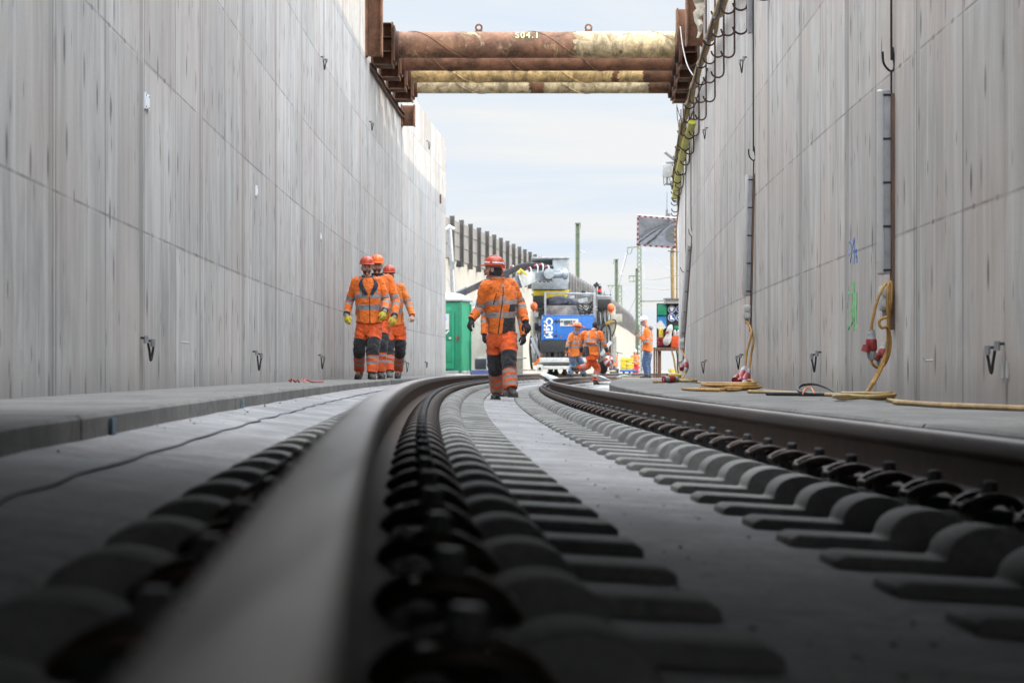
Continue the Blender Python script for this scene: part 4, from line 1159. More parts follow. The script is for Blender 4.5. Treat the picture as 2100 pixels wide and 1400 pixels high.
    # sleeves
    for s in (0, 1):
        sh = (shL, shR)[s]; el, wr = J('el%d' % s), J('wr%d' % s)
        def smat(t, an):
            if bands and (.46 < t < .555 or .66 < t < .755): return SV
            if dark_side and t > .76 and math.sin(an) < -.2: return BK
            return O
        limb(jk, [ms + (sh - ms) * .62 + upv * .005, sh, lerp(sh, el, .55), el, lerp(el, wr, .5), wr], [.074 * S, .077 * S, .070 * S, .063 * S, .058 * S, .048 * S], smat, 16, 6, .065, ref=rt, seed=s + int(D * 10))
        jk.tube([lerp(el, wr, .93), wr + (wr - el).normalized() * .012], [.054 * S, .050 * S], 3 if collar != 'orange' else O, 12)
    jkt = jk.build('jacket', jm, root, ang=60)
    # front zip, pocket lines, collar
    det = MB()
    b0 = upv.cross(side).normalized()
    if b0.dot(fr) < 0: b0 = -b0
    def surf(t, u, off=.004):                     # point on jacket: t up, u = -1..1 across the front
        i = max(0, min(NR, int(round((t - prof[0][0]) / (prof[-1][0] - prof[0][0]) * NR))))
        ang = PI / 2 - u * PI / 2 * .98
        k = ang / (2 * PI) * ns; k0 = int(math.floor(k)) % ns; k1 = (k0 + 1) % ns; f = k - math.floor(k)
        p = rs[i][k0].lerp(rs[i][k1], f); c = hip + (neck - hip) * tt[i]
        return p + (p - c).normalized() * off
    det.tube([surf(lerp(hem + .01, .9 if not openz else .62, k / 14), .0 if not openz else .03) for k in range(15)], .0065 * S, 0, 5)
    det.tube([surf(lerp(.58, .78, k / 5), -.30 + .02 * k) for k in range(6)], .005 * S, 0, 5)
    for u in (-.5, .5): det.tube([surf(lerp(.14, .33, k / 4), u + .03 * k * (1 if u > 0 else -1)) for k in range(5)], .0045 * S, 0, 5)
    det.build('zip', CL['black'], root)
    if openz:
        vs = MB()
        n_ = 8; L0 = [surf(lerp(.60, 1.02, k / n_), -.03 - .30 * (k / n_), .003) for k in range(n_ + 1)]; R0 = [surf(lerp(.60, 1.02, k / n_), .03 + .30 * (k / n_), .003) for k in range(n_ + 1)]
        rows = []
        for a_, b_ in zip(L0, R0):
            mid = (a_ + b_) / 2
            rows.append([a_, lerp(a_, mid, .5) + b0 * .008, mid + b0 * .012, lerp(b_, mid, .5) + b0 * .008, b_])
        vs.rings(rows, 0, closed=False, caps=False); vs.build('shirt', CL['orange'], root)
        cl_ = MB()
        for sgn in (-1, 1):
            row = []
            for k in range(8):
                t = lerp(.66, 1.0, k / 7); u = sgn * lerp(.03, .34, k / 7)
                p = surf(t, u, .012); q = surf(t - .02, sgn * (abs(u) + .05 + .17 * math.sin(PI * (k + 1) / 9)), .016)
                row.append([p, (p + q) / 2 + b0 * .010, q])
            cl_.rings(row, 0, closed=False, caps=False)
        cl_.build('collar', CL[collar], root)
    cz = MB(); cring = []
    for t_, k_ in ((.97, 1.12), (1.02, 1.06), (1.065, 1.10), (1.055, .96)):
        c = hip + (neck - hip) * t_; cring.append([c + side * (.082 * S * k_ * math.cos(a)) + b0 * (.084 * S * k_ * math.sin(a)) - upv * (.03 * S * max(0, math.sin(a)) if openz else .012 * S * max(0, math.sin(a))) for a in [2 * PI * k / 18 for k in range(18)]])
    cz.rings(cring, 0, caps=False); cz.build('collar', CL[collar], root, ang=60)
    if hood:
        hd_ = MB(); hd_.sphere(neck - fr * .09 * S + upv * .02, (.13 * S, .07 * S, .075 * S), 0, M.Rotation(R(face), 3, 'Z'), 14, 8); hd_.build('hood', CL[hood], root)
    # ---------------- trousers
    tr = MB(); tm = [CL[trouser], CL[silver], CL['black']]
    hb = []
    for t_, rx, ry in ((.06, .165, .122), (0, .176, .130), (-.08, .180, .134), (-.14, .165, .125)):
        c = hip + upv * (t_ * S)
        hb.append([c + hside * (rx * S * math.cos(a)) + fr * (ry * S * math.sin(a)) for a in [2 * PI * k / 20 for k in range(20)]])
    tr.rings(list(reversed(hb)), 0)
    for s in (0, 1):
        kn, an = J('kn%d' % s), J('an%d' % s)
        h0 = hip + (hside * (-1 if s == 0 else 1)) * (.088 * S) - upv * .02 * S
        kf = ((h0 + an) / 2 - kn); kf = -kf
        ff = (fr + kf * 0).normalized()
        ref = ff.cross(V((0, 0, 1))).normalized()
        def lm(t, a_, s=s):
            if tbands and (.685 < t < .755 or .80 < t < .865): return SV
            if tbands and .925 < t < .965 and D < 35: return SV
            # ring angle pi/2 or 3pi/2 faces front; test with sin sign found below
            if knee and .33 < t < .655 and math.sin(a_) * sgn_ > .05: return BK
            if knee and .30 < t < .37 and math.cos(a_) * (1 if s else -1) > .75: return BK
            return O
        # which ring side is the front
        tdir = (kn - h0).normalized(); a0_ = (ref - tdir * ref.dot(tdir)).normalized(); bb_ = a0_.cross(tdir) * -1
        sgn_ = 1 if bb_.dot(ff) > 0 else -1
        limb(tr, [h0 + upv * .03, lerp(h0, kn, .45), kn, lerp(kn, an, .45), an + V((0, 0, .0))], [.106 * S, .108 * S, .092 * S, .086 * S, .080 * S], lm, 16, 9, .07, ref=ref, seed=s + 5 + int(D * 3))
    tr.build('trousers', tm, root, ang=60)
    if knee:
        for s in (0, 1):
            kp = MB(); kn = J('kn%d' % s); hd2 = M((rt, -fr, V((0, 0, 1)))).transposed()
            kp.sphere(kn + fr * .052 * S - V((0, 0, .02 * S)), (.066 * S, .050 * S, .105 * S), 0, hd2, 12, 8)
            kp.build('knee_pad', CL['black'], root)
    # ---------------- boots
    for s in (0, 1):
        an, ft = J('an%d' % s), feet[s]
        td = ft - an; fd = V((td.x, td.y, 0))
        if fd.length < .02: fd = fr
        slope = td.z / max(.08, td.length)
        fd.normalize()
        lf = j.get('lift%d' % s, 0)                     # heel-up angle in degrees (walking)
        sidev = fd.cross(V((0, 0, 1))).normalized()
        rot = M.Rotation(R(-lf), 3, sidev) if lf else M.Identity(3)
        piv = V((an.x, an.y, an.z))
        def Bp(f, u, z): return piv + rot @ (fd * f * S + sidev * u * S + V((0, 0, z * S)))
        bo = MB(); rs2 = []
        for f, wd, top in ((-.075, .020, -.035), (-.066, .036, .015), (-.03, .043, .045), (.03, .045, .025), (.075, .048, -.012), (.12, .050, -.030), (.165, .045, -.036), (.195, .028, -.050)):
            zb = -.088
            rs2.append([Bp(f, wd * math.cos(a), lerp(zb, top, .5 + .5 * math.sin(a)) if abs(math.sin(a)) < .99 else (top if math.sin(a) > 0 else zb)) for a in [2 * PI * k / 12 for k in range(12)]])
        bo.rings(rs2)
        bo.tube([Bp(-.012, 0, -.01), Bp(-.014, 0, .05), Bp(-.012, 0, .10)], [.053 * S, .052 * S, .054 * S], 0, 12)
        b_o = bo.build('boot', boot, root, ang=60)
        so = MB(); out = [(-.082, 0), (-.070, .034), (-.03, .042), (.03, .040), (.08, .049), (.13, .052), (.175, .044), (.202, .018), (.202, -.018), (.175, -.044), (.13, -.052), (.08, -.049), (.03, -.040), (-.03, -.042), (-.070, -.034)]
        so.rings([[Bp(f, u, z) for f, u in out] for z in (-.108, -.080)]); so.build('sole', SOLE, b_o)
    # ---------------- gloves
    if glove:
        for s in (0, 1):
            g_ = glove[s] if isinstance(glove, (list, tuple)) else glove
            if g_ is None: continue
            wr = J('wr%d' % s); hd = J('hd%d' % s) - wr
            thb = fr * .6 + rt * (.8 if s == 0 else -.8) if thumbs is None else V(thumbs[s])
            G = MB(); hand(G, wr + hd.normalized() * .01, hd, thb, (-rt if s == 0 else rt), S * .98, curl, .0045)
            G.tube([wr - hd.normalized() * .05, wr + hd.normalized() * .0, wr + hd.normalized() * .03], [.043 * S, .040 * S, .034 * S], 1, 12)
            G.build('glove', [g_, GLW if g_ is GLY else g_], root, ang=60)
    # ---------------- head gear
    if scarf:
        s_ = MB(); s_.lathe([(.074, -.062), (.083, -.03), (.083, .0), (.080, .04)], HC + hr @ V((0, .012 * S, -.012)), hr, 0, 20, 1.0, 1.22)
        # leave the face open: push the front half inwards
        for p in s_.v:
            q = hr.inverted() @ (p - HC)
            if q.y < -.035: p += hr @ V((0, (-.035 - q.y) * .9, 0))
        s_.build('headband', scarf, root)
    if helmet is not None:
        hm, style = helmet
        hb_ = MB(); c = HC + hr @ V((0, .006 * S, .057 * S))
        P_ = [(.113, 0), (.112, .018), (.108, .045), (.096, .072), (.074, .094), (.045, .108), (.012, .113)]
        hb_.lathe([(r_ * S, z * S) for r_, z in P_], c, hr, 0, 28, .93, 1.16)
        if style == 'hat':
            hb_.lathe([(.09 * S, .0), (.21 * S, .012 * S), (.215 * S, .004 * S), (.09 * S, -.012 * S)], c, hr, 0, 30, .95, 1.1)
        else:
            # brim and peak
            def bring(r_, z, pk): 
                ring = []
                for k in range(32):
                    a = 2 * PI * k / 32; x, y = math.cos(a), math.sin(a); f = max(0, -y) ** 2
                    ring.append(c + hr @ V((x * r_ * .93 * S, y * r_ * 1.16 * S - pk * f * S, z * S - .012 * f * S * (pk > .03))))
                return ring
            hb_.rings([bring(.113, .006, 0), bring(.123, .001, .045), bring(.123, -.006, .045), bring(.105, -.004, 0)], 0, caps=False)
        hl = hb_.build('helmet', hm, root, ang=50)
        rg = MB()
        rr_ = [c + hr @ V((0, math.cos(a) * .1310 * S, math.sin(a) * .1135 * S + .002)) for a in [lerp(.35, 2.8, k / 12) for k in range(13)]]
        rg.tube(rr_, .014 * S, 0, 8, flat=.6)
        for u in (-.035, .035): rg.tube([p + hr @ V((u * S, 0, -.006)) for p in rr_[1:-1]], .008 * S, 0, 6, flat=.6)
        rg.build('ridge', hm, hl)
        if style == 'blue':
            st = MB()
            def hs(a, e, o=1.012):
                return c + hr @ V((math.sin(a) * math.cos(e) * .105 * o * S, -math.cos(a) * math.cos(e) * .131 * o * S, math.sin(e) * .113 * o * S))
            st.rings([[hs(a, e, 1.035) for a in (-.55, -.25, .05, .35, .6)] for e in (.42, .55, .68)], 0, closed=False, caps=False)
            st.rings([[hs(a, e, 1.04) for a in (-.35, -.2, -.05)] for e in (.95, 1.05)], 0, closed=False, caps=False)
            st.build('sticker', STB, hl)
        if style == 'white':
            st = MB()
            def hs(a, e, o=1.035):
                return c + hr @ V((math.sin(a) * math.cos(e) * .105 * o * S, -math.cos(a) * math.cos(e) * .131 * o * S, math.sin(e) * .113 * o * S))
            for a0 in (-1.9, -.8, .9, 2.2):
                st.rings([[hs(a0 + da * (1.2 - .5 * e), e) for da in (-.5, -.2, .1, .45)] for e in (.18, .42, .66, .88)], 0, closed=False, caps=False)
            for a0, e0 in ((2.9, .25), (2.9, .62), (2.9, 1.0), (-2.9, 1.35), (3.4, .25)):
                st.rings([[hs(a0 + da, e0 + de) for da in (-.17, 0, .17)] for de in (-.13, .0, .12)], 0, closed=False, caps=False)
            st.build('sticker', STK, hl)
        if cap:
            cp = MB(); cp.lathe([(.108 * S, -.020), (.113 * S, .006)], c, hr, 0, 24, .93, 1.13)
            cp.rings([[c + hr @ V((x * .085 * S, -.115 * S - .055 * S * (1 - x * x), (-.012 - .01 * x * x) * S + dz)) for x in (-1, -.6, -.2, .2, .6, 1)] for dz in (0, .008)] , 0, closed=False, caps=False)
            cp.build('cap_peak', CL['greytr'], root)
    return root

# three walkers on the left walkway
person('person', 'smiling bearded worker with open dark collar, leading the three on the left walkway', 37.5, dict(
    head=(752, 549, 0), sh0=(731, 578, 0), sh1=(777, 578, .05), hip=(757, 668, .02), el0=(717, 618, .10), wr0=(711, 644, -.06), hd0=(712, 669, -.12), el1=(792, 616, .05), wr1=(789, 637, -.22), hd1=(785, 658, -.30),
    kn0=(737, 712, .00), an0=(737, 757, .42), ft0=(732, 768, .28), kn1=(766, 715, -.20), an1=(763, 764, -.28), ft1=(765, 772, -.46), lift0=22), face=4, helmet=(HRED, 'blue'), beard=True, glove=GLY, openz=True, collar='navy', smile=True, yaw=6, scale=1.0)
person('person', 'tall bearded worker in a bright orange helmet, middle of the three on the left walkway', 39.2, dict(
    head=(773, 546, 0), sh0=(752, 574, 0), sh1=(796, 573, .05), hip=(775, 662, .02), el0=(738, 618, .10), wr0=(736, 643, -.06), hd0=(738, 662, -.12), el1=(812, 618, .0), wr1=(809, 648, -.22), hd1=(805, 671, -.30),
    kn0=(763, 712, .00), an0=(763, 756, .35), ft0=(760, 766, .2), kn1=(783, 706, -.22), an1=(780, 762, -.26), ft1=(784, 771, -.42), lift0=18), face=2, helmet=(HORG, 'plain'), beard=True, glove=GLY, collar='navy', yaw=2, scale=1.05, jacket='orange', silver='silver2', vstripe=False, girth=.95)
person('person', 'bearded bare-handed worker in a red helmet, last of three on the left walkway', 41.2, dict(
    head=(798, 565, 0), sh0=(780, 589, 0), sh1=(821, 590, .05), hip=(808, 671, .02), el0=(765, 628, .10), wr0=(766, 650, -.06), hd0=(768, 668, -.12), el1=(838, 623, .05), wr1=(845, 646, -.15), hd1=(847, 661, -.25),
    kn0=(797, 718, -.15), an0=(798, 761, -.28), ft0=(800, 769, -.46), kn1=(821, 714, .0), an1=(817, 757, .38), ft1=(815, 768, .25), lift1=16), face=4, helmet=(HRED, 'plain'), beard=True, glove=None, collar='orange', yaw=-4, scale=1.0, cap=True, jacket='orange2', vstripe=False, girth=.92, boot=BOOTG, silver='silver2', curl=1.15)
# the worker on the track
person('person', 'worker walking on the track slab, head turned sideways in a stickered red helmet', 32.3, dict(
    head=(1012, 553, 0), sh0=(996, 588, -.12), sh1=(1048, 584, .12), hip=(1029, 688, .03), el0=(984, 632, -.06), wr0=(968, 653, -.16), hd0=(959, 676, -.20), el1=(1067, 622, .18), wr1=(1077, 658, .02), hd1=(1087, 686, -.04),
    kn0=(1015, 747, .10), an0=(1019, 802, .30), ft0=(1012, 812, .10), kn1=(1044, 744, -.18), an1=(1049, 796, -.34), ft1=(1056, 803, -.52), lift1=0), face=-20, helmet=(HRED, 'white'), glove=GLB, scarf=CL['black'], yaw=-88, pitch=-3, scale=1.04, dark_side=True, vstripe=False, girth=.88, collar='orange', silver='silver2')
person('person', 'worker almost hidden behind the one on the track slab, black gloves and sleeves showing', 37.0, dict(
    head=(1022, 560, 0), sh0=(1004, 600, 0), sh1=(1056, 600, .0), hip=(1030, 700, .02), el0=(995, 652, .05), wr0=(993, 684, -.06), hd0=(996, 706, -.10), el1=(1069, 652, .05), wr1=(1074, 686, -.06), hd1=(1074, 710, -.10),
    kn0=(1020, 748, .05), an0=(1023, 797, .10), ft0=(1022, 807, -.1), kn1=(1038, 748, -.05), an1=(1036, 797, -.05), ft1=(1036, 806, -.25)), face=3, helmet=(HRED, 'plain'), glove=GLB, collar='orange')
# two at the machine, seen from behind
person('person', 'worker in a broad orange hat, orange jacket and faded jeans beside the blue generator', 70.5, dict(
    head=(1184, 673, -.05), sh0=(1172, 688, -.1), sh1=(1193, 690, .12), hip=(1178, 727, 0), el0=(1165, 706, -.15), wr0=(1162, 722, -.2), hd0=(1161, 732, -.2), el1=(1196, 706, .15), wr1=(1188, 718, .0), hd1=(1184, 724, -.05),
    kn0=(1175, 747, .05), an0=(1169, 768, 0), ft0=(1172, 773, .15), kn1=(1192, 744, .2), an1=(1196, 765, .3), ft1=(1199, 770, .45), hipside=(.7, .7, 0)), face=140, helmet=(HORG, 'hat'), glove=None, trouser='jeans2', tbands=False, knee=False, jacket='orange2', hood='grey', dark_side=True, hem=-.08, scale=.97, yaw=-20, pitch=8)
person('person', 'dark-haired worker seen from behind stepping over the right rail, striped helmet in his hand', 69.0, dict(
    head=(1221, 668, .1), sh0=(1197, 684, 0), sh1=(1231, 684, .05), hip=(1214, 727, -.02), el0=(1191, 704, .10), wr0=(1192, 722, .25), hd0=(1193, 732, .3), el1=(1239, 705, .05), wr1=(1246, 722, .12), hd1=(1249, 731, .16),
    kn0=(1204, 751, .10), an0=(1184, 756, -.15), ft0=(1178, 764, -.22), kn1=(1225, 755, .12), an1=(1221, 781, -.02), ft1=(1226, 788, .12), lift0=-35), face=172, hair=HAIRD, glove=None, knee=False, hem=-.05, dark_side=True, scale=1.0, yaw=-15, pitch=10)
h0 = W(1248, 741, 68.95)
mb = MB(); rot_ = M.Rotation(R(20), 3, 'Y') @ M.Rotation(R(200), 3, 'X') @ M.Rotation(R(15), 3, 'Z')
prof_ = [(.118, -.01), (.118, .0), (.112, .045), (.098, .075), (.075, .097), (.045, .110), (.012, .115)]
mb.lathe([(.118 * 1.2, -.012), (.12 * 1.2, 0)] + [(a * 1.2, b * 1.3) for a, b in prof_[2:]], h0, M.Rotation(R(72), 3, 'X') @ M.Rotation(R(8), 3, 'Y'), 0, 28, .93, 1.1)
for i, f in enumerate(mb.f): mb.m[i] = 1 if (i % 28) % 7 in (1, 2, 3) else 0
hl_ = tag(mb.build('safety_helmet', [HRED, STK], loc=h0), 'red and white striped safety helmet held in the dark-haired worker\'s right hand', 'helmet')
mb = MB(); mb.sphere(W(1236, 752, 69.4), (.14, .12, .20), 0, None, 12, 8); tag(mb.build('tool_bag', CL['black'], loc=W(1236, 768, 69.4), jitter=.012), 'black bag hanging low beside the striped helmet', 'bag')
# man with the phone on the right walkway
person('person', 'man in white helmet and blue jeans looking at his phone on the right walkway', 71.5, dict(
    head=(1321, 660, 0), sh0=(1325, 678, -.17), sh1=(1331, 678, .17), hip=(1328, 722, 0), el0=(1327, 702, -.20), wr0=(1313, 691, -.12), hd0=(1306, 688, -.05), el1=(1332, 702, .2), wr1=(1315, 692, .12), hd1=(1307, 689, .05),
    kn0=(1323, 745, -.08), an0=(1326, 768, -.10), ft0=(1316, 774, -.12), kn1=(1328, 745, .10), an1=(1330, 769, .10), ft1=(1321, 775, .08), hipside=(.2, .98, 0)), face=-85, helmet=(HWHT, 'plain'), trouser='jeans', tbands=False, knee=False, hood='grey', scale=.98, pitch=22, thumbs=((0, 0, 1), (0, 0, 1)))
ph = MB(); c = W(1306, 686.5, 71.5); ph.box(c, (.012, .075, .155), 0, M.Rotation(R(-48), 3, 'Y')); tag(ph.build('phone', MT['black'], loc=c, bevel=.003), 'black phone in the hands of the man in the white helmet', 'phone')
# far workers
person('person', 'far worker in orange jacket, red trousers and white helmet beside the yellow crates', 126, dict(
    head=(1302, 723, 0), sh0=(1297, 731, 0), sh1=(1308, 731, 0), hip=(1303, 748, 0), el0=(1295, 739, -.1), wr0=(1298, 742, -.3), hd0=(1300, 743, -.35), el1=(1309, 740, 0), wr1=(1310, 747, -.1), hd1=(1310, 750, -.1),
    kn0=(1301, 759, -.1), an0=(1300, 769, 0), ft0=(1299, 772, -.2), kn1=(1306, 759, -.1), an1=(1306, 769, 0), ft1=(1307, 772, -.2)), face=-10, helmet=(HWHT, 'plain'), trouser='redcloth', tbands=False, knee=False, scale=1.0)
person('person', 'far worker in orange jacket and grey trousers partly hidden behind the machine\'s right side', 112, dict(
    head=(1257, 723, 0), sh0=(1251, 732, 0), sh1=(1263, 732, 0), hip=(1257, 751, 0), el0=(1249, 742, .1), wr0=(1249, 749, -.1), hd0=(1250, 753, -.15), el1=(1265, 742, 0), wr1=(1265, 750, -.1), hd1=(1264, 754, -.1),
    kn0=(1255, 763, -.1), an0=(1255, 773, 0), ft0=(1254, 776, -.2), kn1=(1260, 763, -.1), an1=(1260, 773, 0), ft1=(1261, 776, -.2)), face=15, helmet=(HORG, 'plain'), trouser='greytr', tbands=False, knee=False, scale=1.0)
# ------------------------------------------------------------------ portable toilet, lamp post
D = 74.0
t = thing('portable_toilet', W(935, 765, D), 'green portable toilet with white roof standing behind the end of the left wall', 'portable toilet')
cx, z0 = -1.90, zpy(765, D); rz = M.Rotation(R(-14), 3, 'Z'); o = V((cx, D + .55, z0))
def TB(x, y, z): return o + rz @ V((x, y, z))
b = MB(); b.box(TB(0, 0, 1.08), (1.10, 1.10, 2.08), 0, rz); b.build('cabin', MT['tgreen'], t, bevel=.03)
for x, y in ((-.54, -.54), (.54, -.54), (.54, .54)):
    b = MB(); b.box(TB(x, y, 1.02), (.09, .09, 2.02), 0, rz); b.build('corner_post', MT['tdark'], t, bevel=.02)
b = MB()
b.prism([(-.30, 0), (.52, 0), (.52, 1.66), (.40, 1.80), (-.18, 1.80), (-.30, 1.66)], TB(-.15, -.555, .12), rz @ V((1, 0, 0)), (0, 0, 1), rz @ V((0, -.035, 0)))
dr = b.build('door', MT['tgreen'], t, bevel=.012)
for zz0, zz1 in ((.20, .80), (.86, 1.72)):
    b = MB()
    b.prism([(-.22, zz0), (.44, zz0), (.44, zz1), (-.22, zz1)], TB(-.15, -.589, .12), rz @ V((1, 0, 0)), (0, 0, 1), rz @ V((0, -.02, 0))); b.build('door_panel', MT['tdark'], dr, bevel=.012)
b = MB(); b.cyl(TB(.25, -.60, 1.02), TB(.25, -.64, 1.02), .035, 0, 12); b.build('handle', MT['lgrey'], dr)
b = MB(); b.box(TB(.47, -.58, 1.02), (.05, .05, .16), 0, rz); b.build('latch', MT['red'], t, bevel=.01)
b = MB()
rs = []
for zz, sx in ((2.10, .62), (2.17, .61), (2.26, .50), (2.34, .30), (2.37, .12)):
    rs.append([TB(sx * x, sx * y, zz) for x, y in ((-1, -1), (0, -1.0), (1, -1), (1, 0), (1, 1), (0, 1), (-1, 1), (-1, 0))])
b.rings(rs); b.build('roof', MT['galv'], t, bevel=.02)
b = MB(); b.cyl(TB(-.1, -.3, 2.25), TB(-.1, -.3, 2.36), .05, 0, 14); b.build('vent', MT['lgrey'], t)
b = MB(); b.box(TB(0, 0, .03), (1.12, 1.12, .08), 0, rz); b.build('base', MT['grey'], t, bevel=.01)
b = MB(); b.box(TB(.07, -.614, 1.50), (.30, .006, .46), 0, rz); pst = b.build('notice', MT['white'], t)
b = MB(); b.box(TB(.02, -.619, 1.63), (.045, .006, .17), 0, rz)
b.prism([(.0, .02), (.10, .02), (.10, -.08), (.06, -.08), (.06, -.02), (.0, -.02)], TB(.04, -.616, 1.62), rz @ V((1, 0, 0)), (0, 0, 1), rz @ V((0, -.006, 0)))
b.build('emblem', mat('emblem_blue', (.05, .35, .75), .5), pst)
b = MB(); b.box(TB(.06, -.618, 1.10), (.44, .006, .05), 0, rz @ M.Rotation(R(-42), 3, 'Y')); b.build('sticker', MT['white'], t)
# pole with floodlight
D = 76.5
t = thing('lamp_post', W(928, 762, D), 'white slanting lamp post with a black floodlight behind the left wall end', 'lamp post')
b = MB(); b.tube([W(922, 470, D), W(926, 530, D), W(932, 640, D), W(936, 764, D)], .075, 0, 12); b.build('pole', MT['galv'], t)
b = MB(); b.tube([W(914, 472, D), W(922, 466, D), W(932, 470, D)], [.06, .085, .05], 0, 8); b.build('head', MT['white'], t)
b = MB(); b.box(W(941, 541, D - .15), (.15, .10, .20), 0, M.Rotation(R(8), 3, 'Y')); b.build('floodlight', MT['black'], t, bevel=.01)
b = MB(); b.tube([W(915, 560, D), W(926, 596, D), W(931, 615, D)], .02, 0, 6); b.build('brace', MT['white'], t)

# ------------------------------------------------------------------ far retaining wall with the noise barrier on top
NB = [(84, -3.0), (90, -2.2), (100, -1.05), (112, .22), (122, 1.24), (140, 2.95), (160, 4.75), (180, 6.45), (200, 8.0), (240, 11.0), (300, 14.9), (360, 17.9), (420, 20.4)]
def XN(D): return interp(NB, D)
HT = 5.48; HB = 3.98
mb = MB(); rows = []
for i in range(90):
    D = 84 + i * 3.75
    rows.append([V((XN(D), D, -.3)), V((XN(D), D, CZ + HB)), V((XN(D) - .4, D, CZ + HB)), V((XN(D) - .4, D, -.3))])
mb.rings(rows)
tag(mb.build('retaining_wall', MT['white_wall'], loc=(XN(100), 100, -.3), ang=20), 'sunlit pale concrete wall behind the machine carrying the noise barrier', 'wall')
t = thing('noise_barrier', (XN(100), 100, CZ + HB), 'grey noise barrier of posts and pale panels on top of the far sunlit wall', 'noise barrier')
ds = []; d = 84.9
while d < 400:
    ds.append(d); d += 2.47 if d < 170 else (3.6 if d < 260 else 8)
for i, (a, b_) in enumerate(zip(ds, ds[1:])):
    tall = 0 if not (131 < a < 140) else .35
    if len(ds) - 1 > 100: pass
    p = MB(); x = XN(a)
    p.box((x + .08, a, CZ + (HT + HB) / 2 - .1), (.14, .16, HT - HB + .2)); p.box((x + .17, a, CZ + (HT + HB) / 2 - .1), (.04, .30, HT - HB + .2))
    p.build('post', MT['post'] if a < 128 else MT['hazepost'], t, smooth=False)
mb = MB(); rows = []
for a in [84] + ds:
    rows.append([V((XN(a) + .05, a, CZ + HB)), V((XN(a) + .05, a, CZ + HT - .10)), V((XN(a) - .05, a, CZ + HT - .10)), V((XN(a) - .05, a, CZ + HB))])
mb.rings(rows, 0); mb.build('panels', MT['panel'], t, ang=20)
for zz in (HB + .5, HB + 1.0):
    mb = MB(); mb.tube([(XN(a) + .055, a, CZ + zz) for a in [84] + ds[:60]], .018, 0, 4); mb.build('panel_joint', MT['post'], t)

# ------------------------------------------------------------------ machine on the rails
D = 80.0
MW = lambda px, py, d=0: W(px, py, D + d)
mt = thing('work_train', V((MW(1180, 768).x, D, .15)), 'rail-mounted concrete mixing machine with hopper and blue generator on its front', 'work machine')
def part(name, m, fn, bevel=.006, parent=None, **kw):
    b = MB(); fn(b); return b.build(name, m, parent or mt, bevel=bevel, **kw)
def rbox(b, x0, y0, x1, y1, d0, d1, mi=0):
    a = MW(x0, y1, d0); c = MW(x1, y0, d0)
    b.box(((a.x + c.x) / 2, D + (d0 + d1) / 2, (a.z + c.z) / 2), (abs(c.x - a.x), abs(d1 - d0), abs(c.z - a.z)), mi)
part('body', MT['cream'], lambda b: (rbox(b, 1091, 628, 1262, 742, 1.2, 9), rbox(b, 1094, 690, 1262, 700, 1.0, 1.3)), .02)
part('side_panel', MT['cream'], lambda b: rbox(b, 1093, 631, 1114, 683, .9, 1.18), .01)
part('side_panel', MT['cream'], lambda b: rbox(b, 1225, 634, 1259, 680, .9, 1.18), .01)
part('lower_panel', MT['steelgrey'], lambda b: rbox(b, 1095, 702, 1112, 735, .9, 1.15), .01)
part('lower_panel', MT['steelgrey'], lambda b: rbox(b, 1226, 690, 1254, 735, .9, 1.15), .01)
for x0, y0, x1, y1 in ((1093, 606, 1118, 630), (1226, 613, 1253, 634)):
    part('black_housing', MT['black'], lambda b: rbox(b, x0, y0, x1, y1, .3, .9), .03)
for px, py in ((1095, 628), (1253, 631)):
    part('warning_lamp', MT['lamp_o'], lambda b: (b.sphere(MW(px, py, .1), (.12, .12, .14), 0, None, 12, 8), b.cyl(MW(px, py + 9, .1), MW(px, py + 12, .1), .05, 0, 10)), 0)
part('lamp_arm', MT['black'], lambda b: b.tube(cr([MW(1098, 634, .1), MW(1110, 633, .2), MW(1117, 622, .3)], 4), .02, 0, 6), 0)
part('outrigger', MT['cream'], lambda b: rbox(b, 1252, 644, 1276, 660, .6, 1.6), .015)
part('front_panel', MT['dust'], lambda b: rbox(b, 1117, 626, 1184, 648, .45, .9), .012)
def frame(b):
    for x in (1118, 1219): b.beam(MW(x, 600, .2), MW(x, 650, .2), .07, .07)
    b.beam(MW(1116, 601, .2), MW(1222, 603, .2), .06, .06); b.beam(MW(1118, 600, 2.2), MW(1222, 602, 2.2), .05, .05)
    for x in (1118, 1219): b.beam(MW(x, 602, .2), MW(x, 602, 2.2), .05, .05)
    b.beam(MW(1222, 607, .8), MW(1256, 609, .8), .05, .07); b.beam(MW(1090, 604, .8), MW(1118, 604, .8), .05, .07)
part('tube_frame', MT['galv'], frame, .01)
part('tarpaulin', MT['belt'], lambda b: b.tube(cr([MW(1124, 622, .7), MW(1140, 617, .6), MW(1165, 618, .7), MW(1186, 624, .6)], 5), [.12, .15, .17, .16, .14, .16, .17, .15, .17, .14, .16, .15, .12, .15, .13, .08], 0, 10), 0, jitter=.02)
part('exhaust_box', MT['lgrey'], lambda b: b.beam(MW(1186, 619, .4), MW(1205, 614, .4), .18, .14), .02)
def cables(b):
    rnd = random.Random(4)
    for k in range(12):
        x0 = 1183 + rnd.uniform(0, 10); y0 = 618 + rnd.uniform(0, 26); x1 = 1214 + rnd.uniform(-6, 12); y1 = 612 + rnd.uniform(0, 36)
        b.tube(cr([MW(x0, y0, .35), MW(lerp(x0, x1, .35), max(y0, y1) + rnd.uniform(2, 12), .25), MW(lerp(x0, x1, .7), max(y0, y1) + rnd.uniform(-2, 10), .3), MW(x1, y1, .3)], 5), rnd.choice((.014, .018, .022)), 0, 5)
part('cables', MT['rubber'], cables, 0)
part('cables', MT['rubber'], lambda b: [b.tube(cr([MW(x, 634, .8), MW(x + 3, 655, .6), MW(x + 2 + k * 3, 670, .5)], 5), .012, 0, 5) for k, x in enumerate((1226, 1232, 1238))], 0)
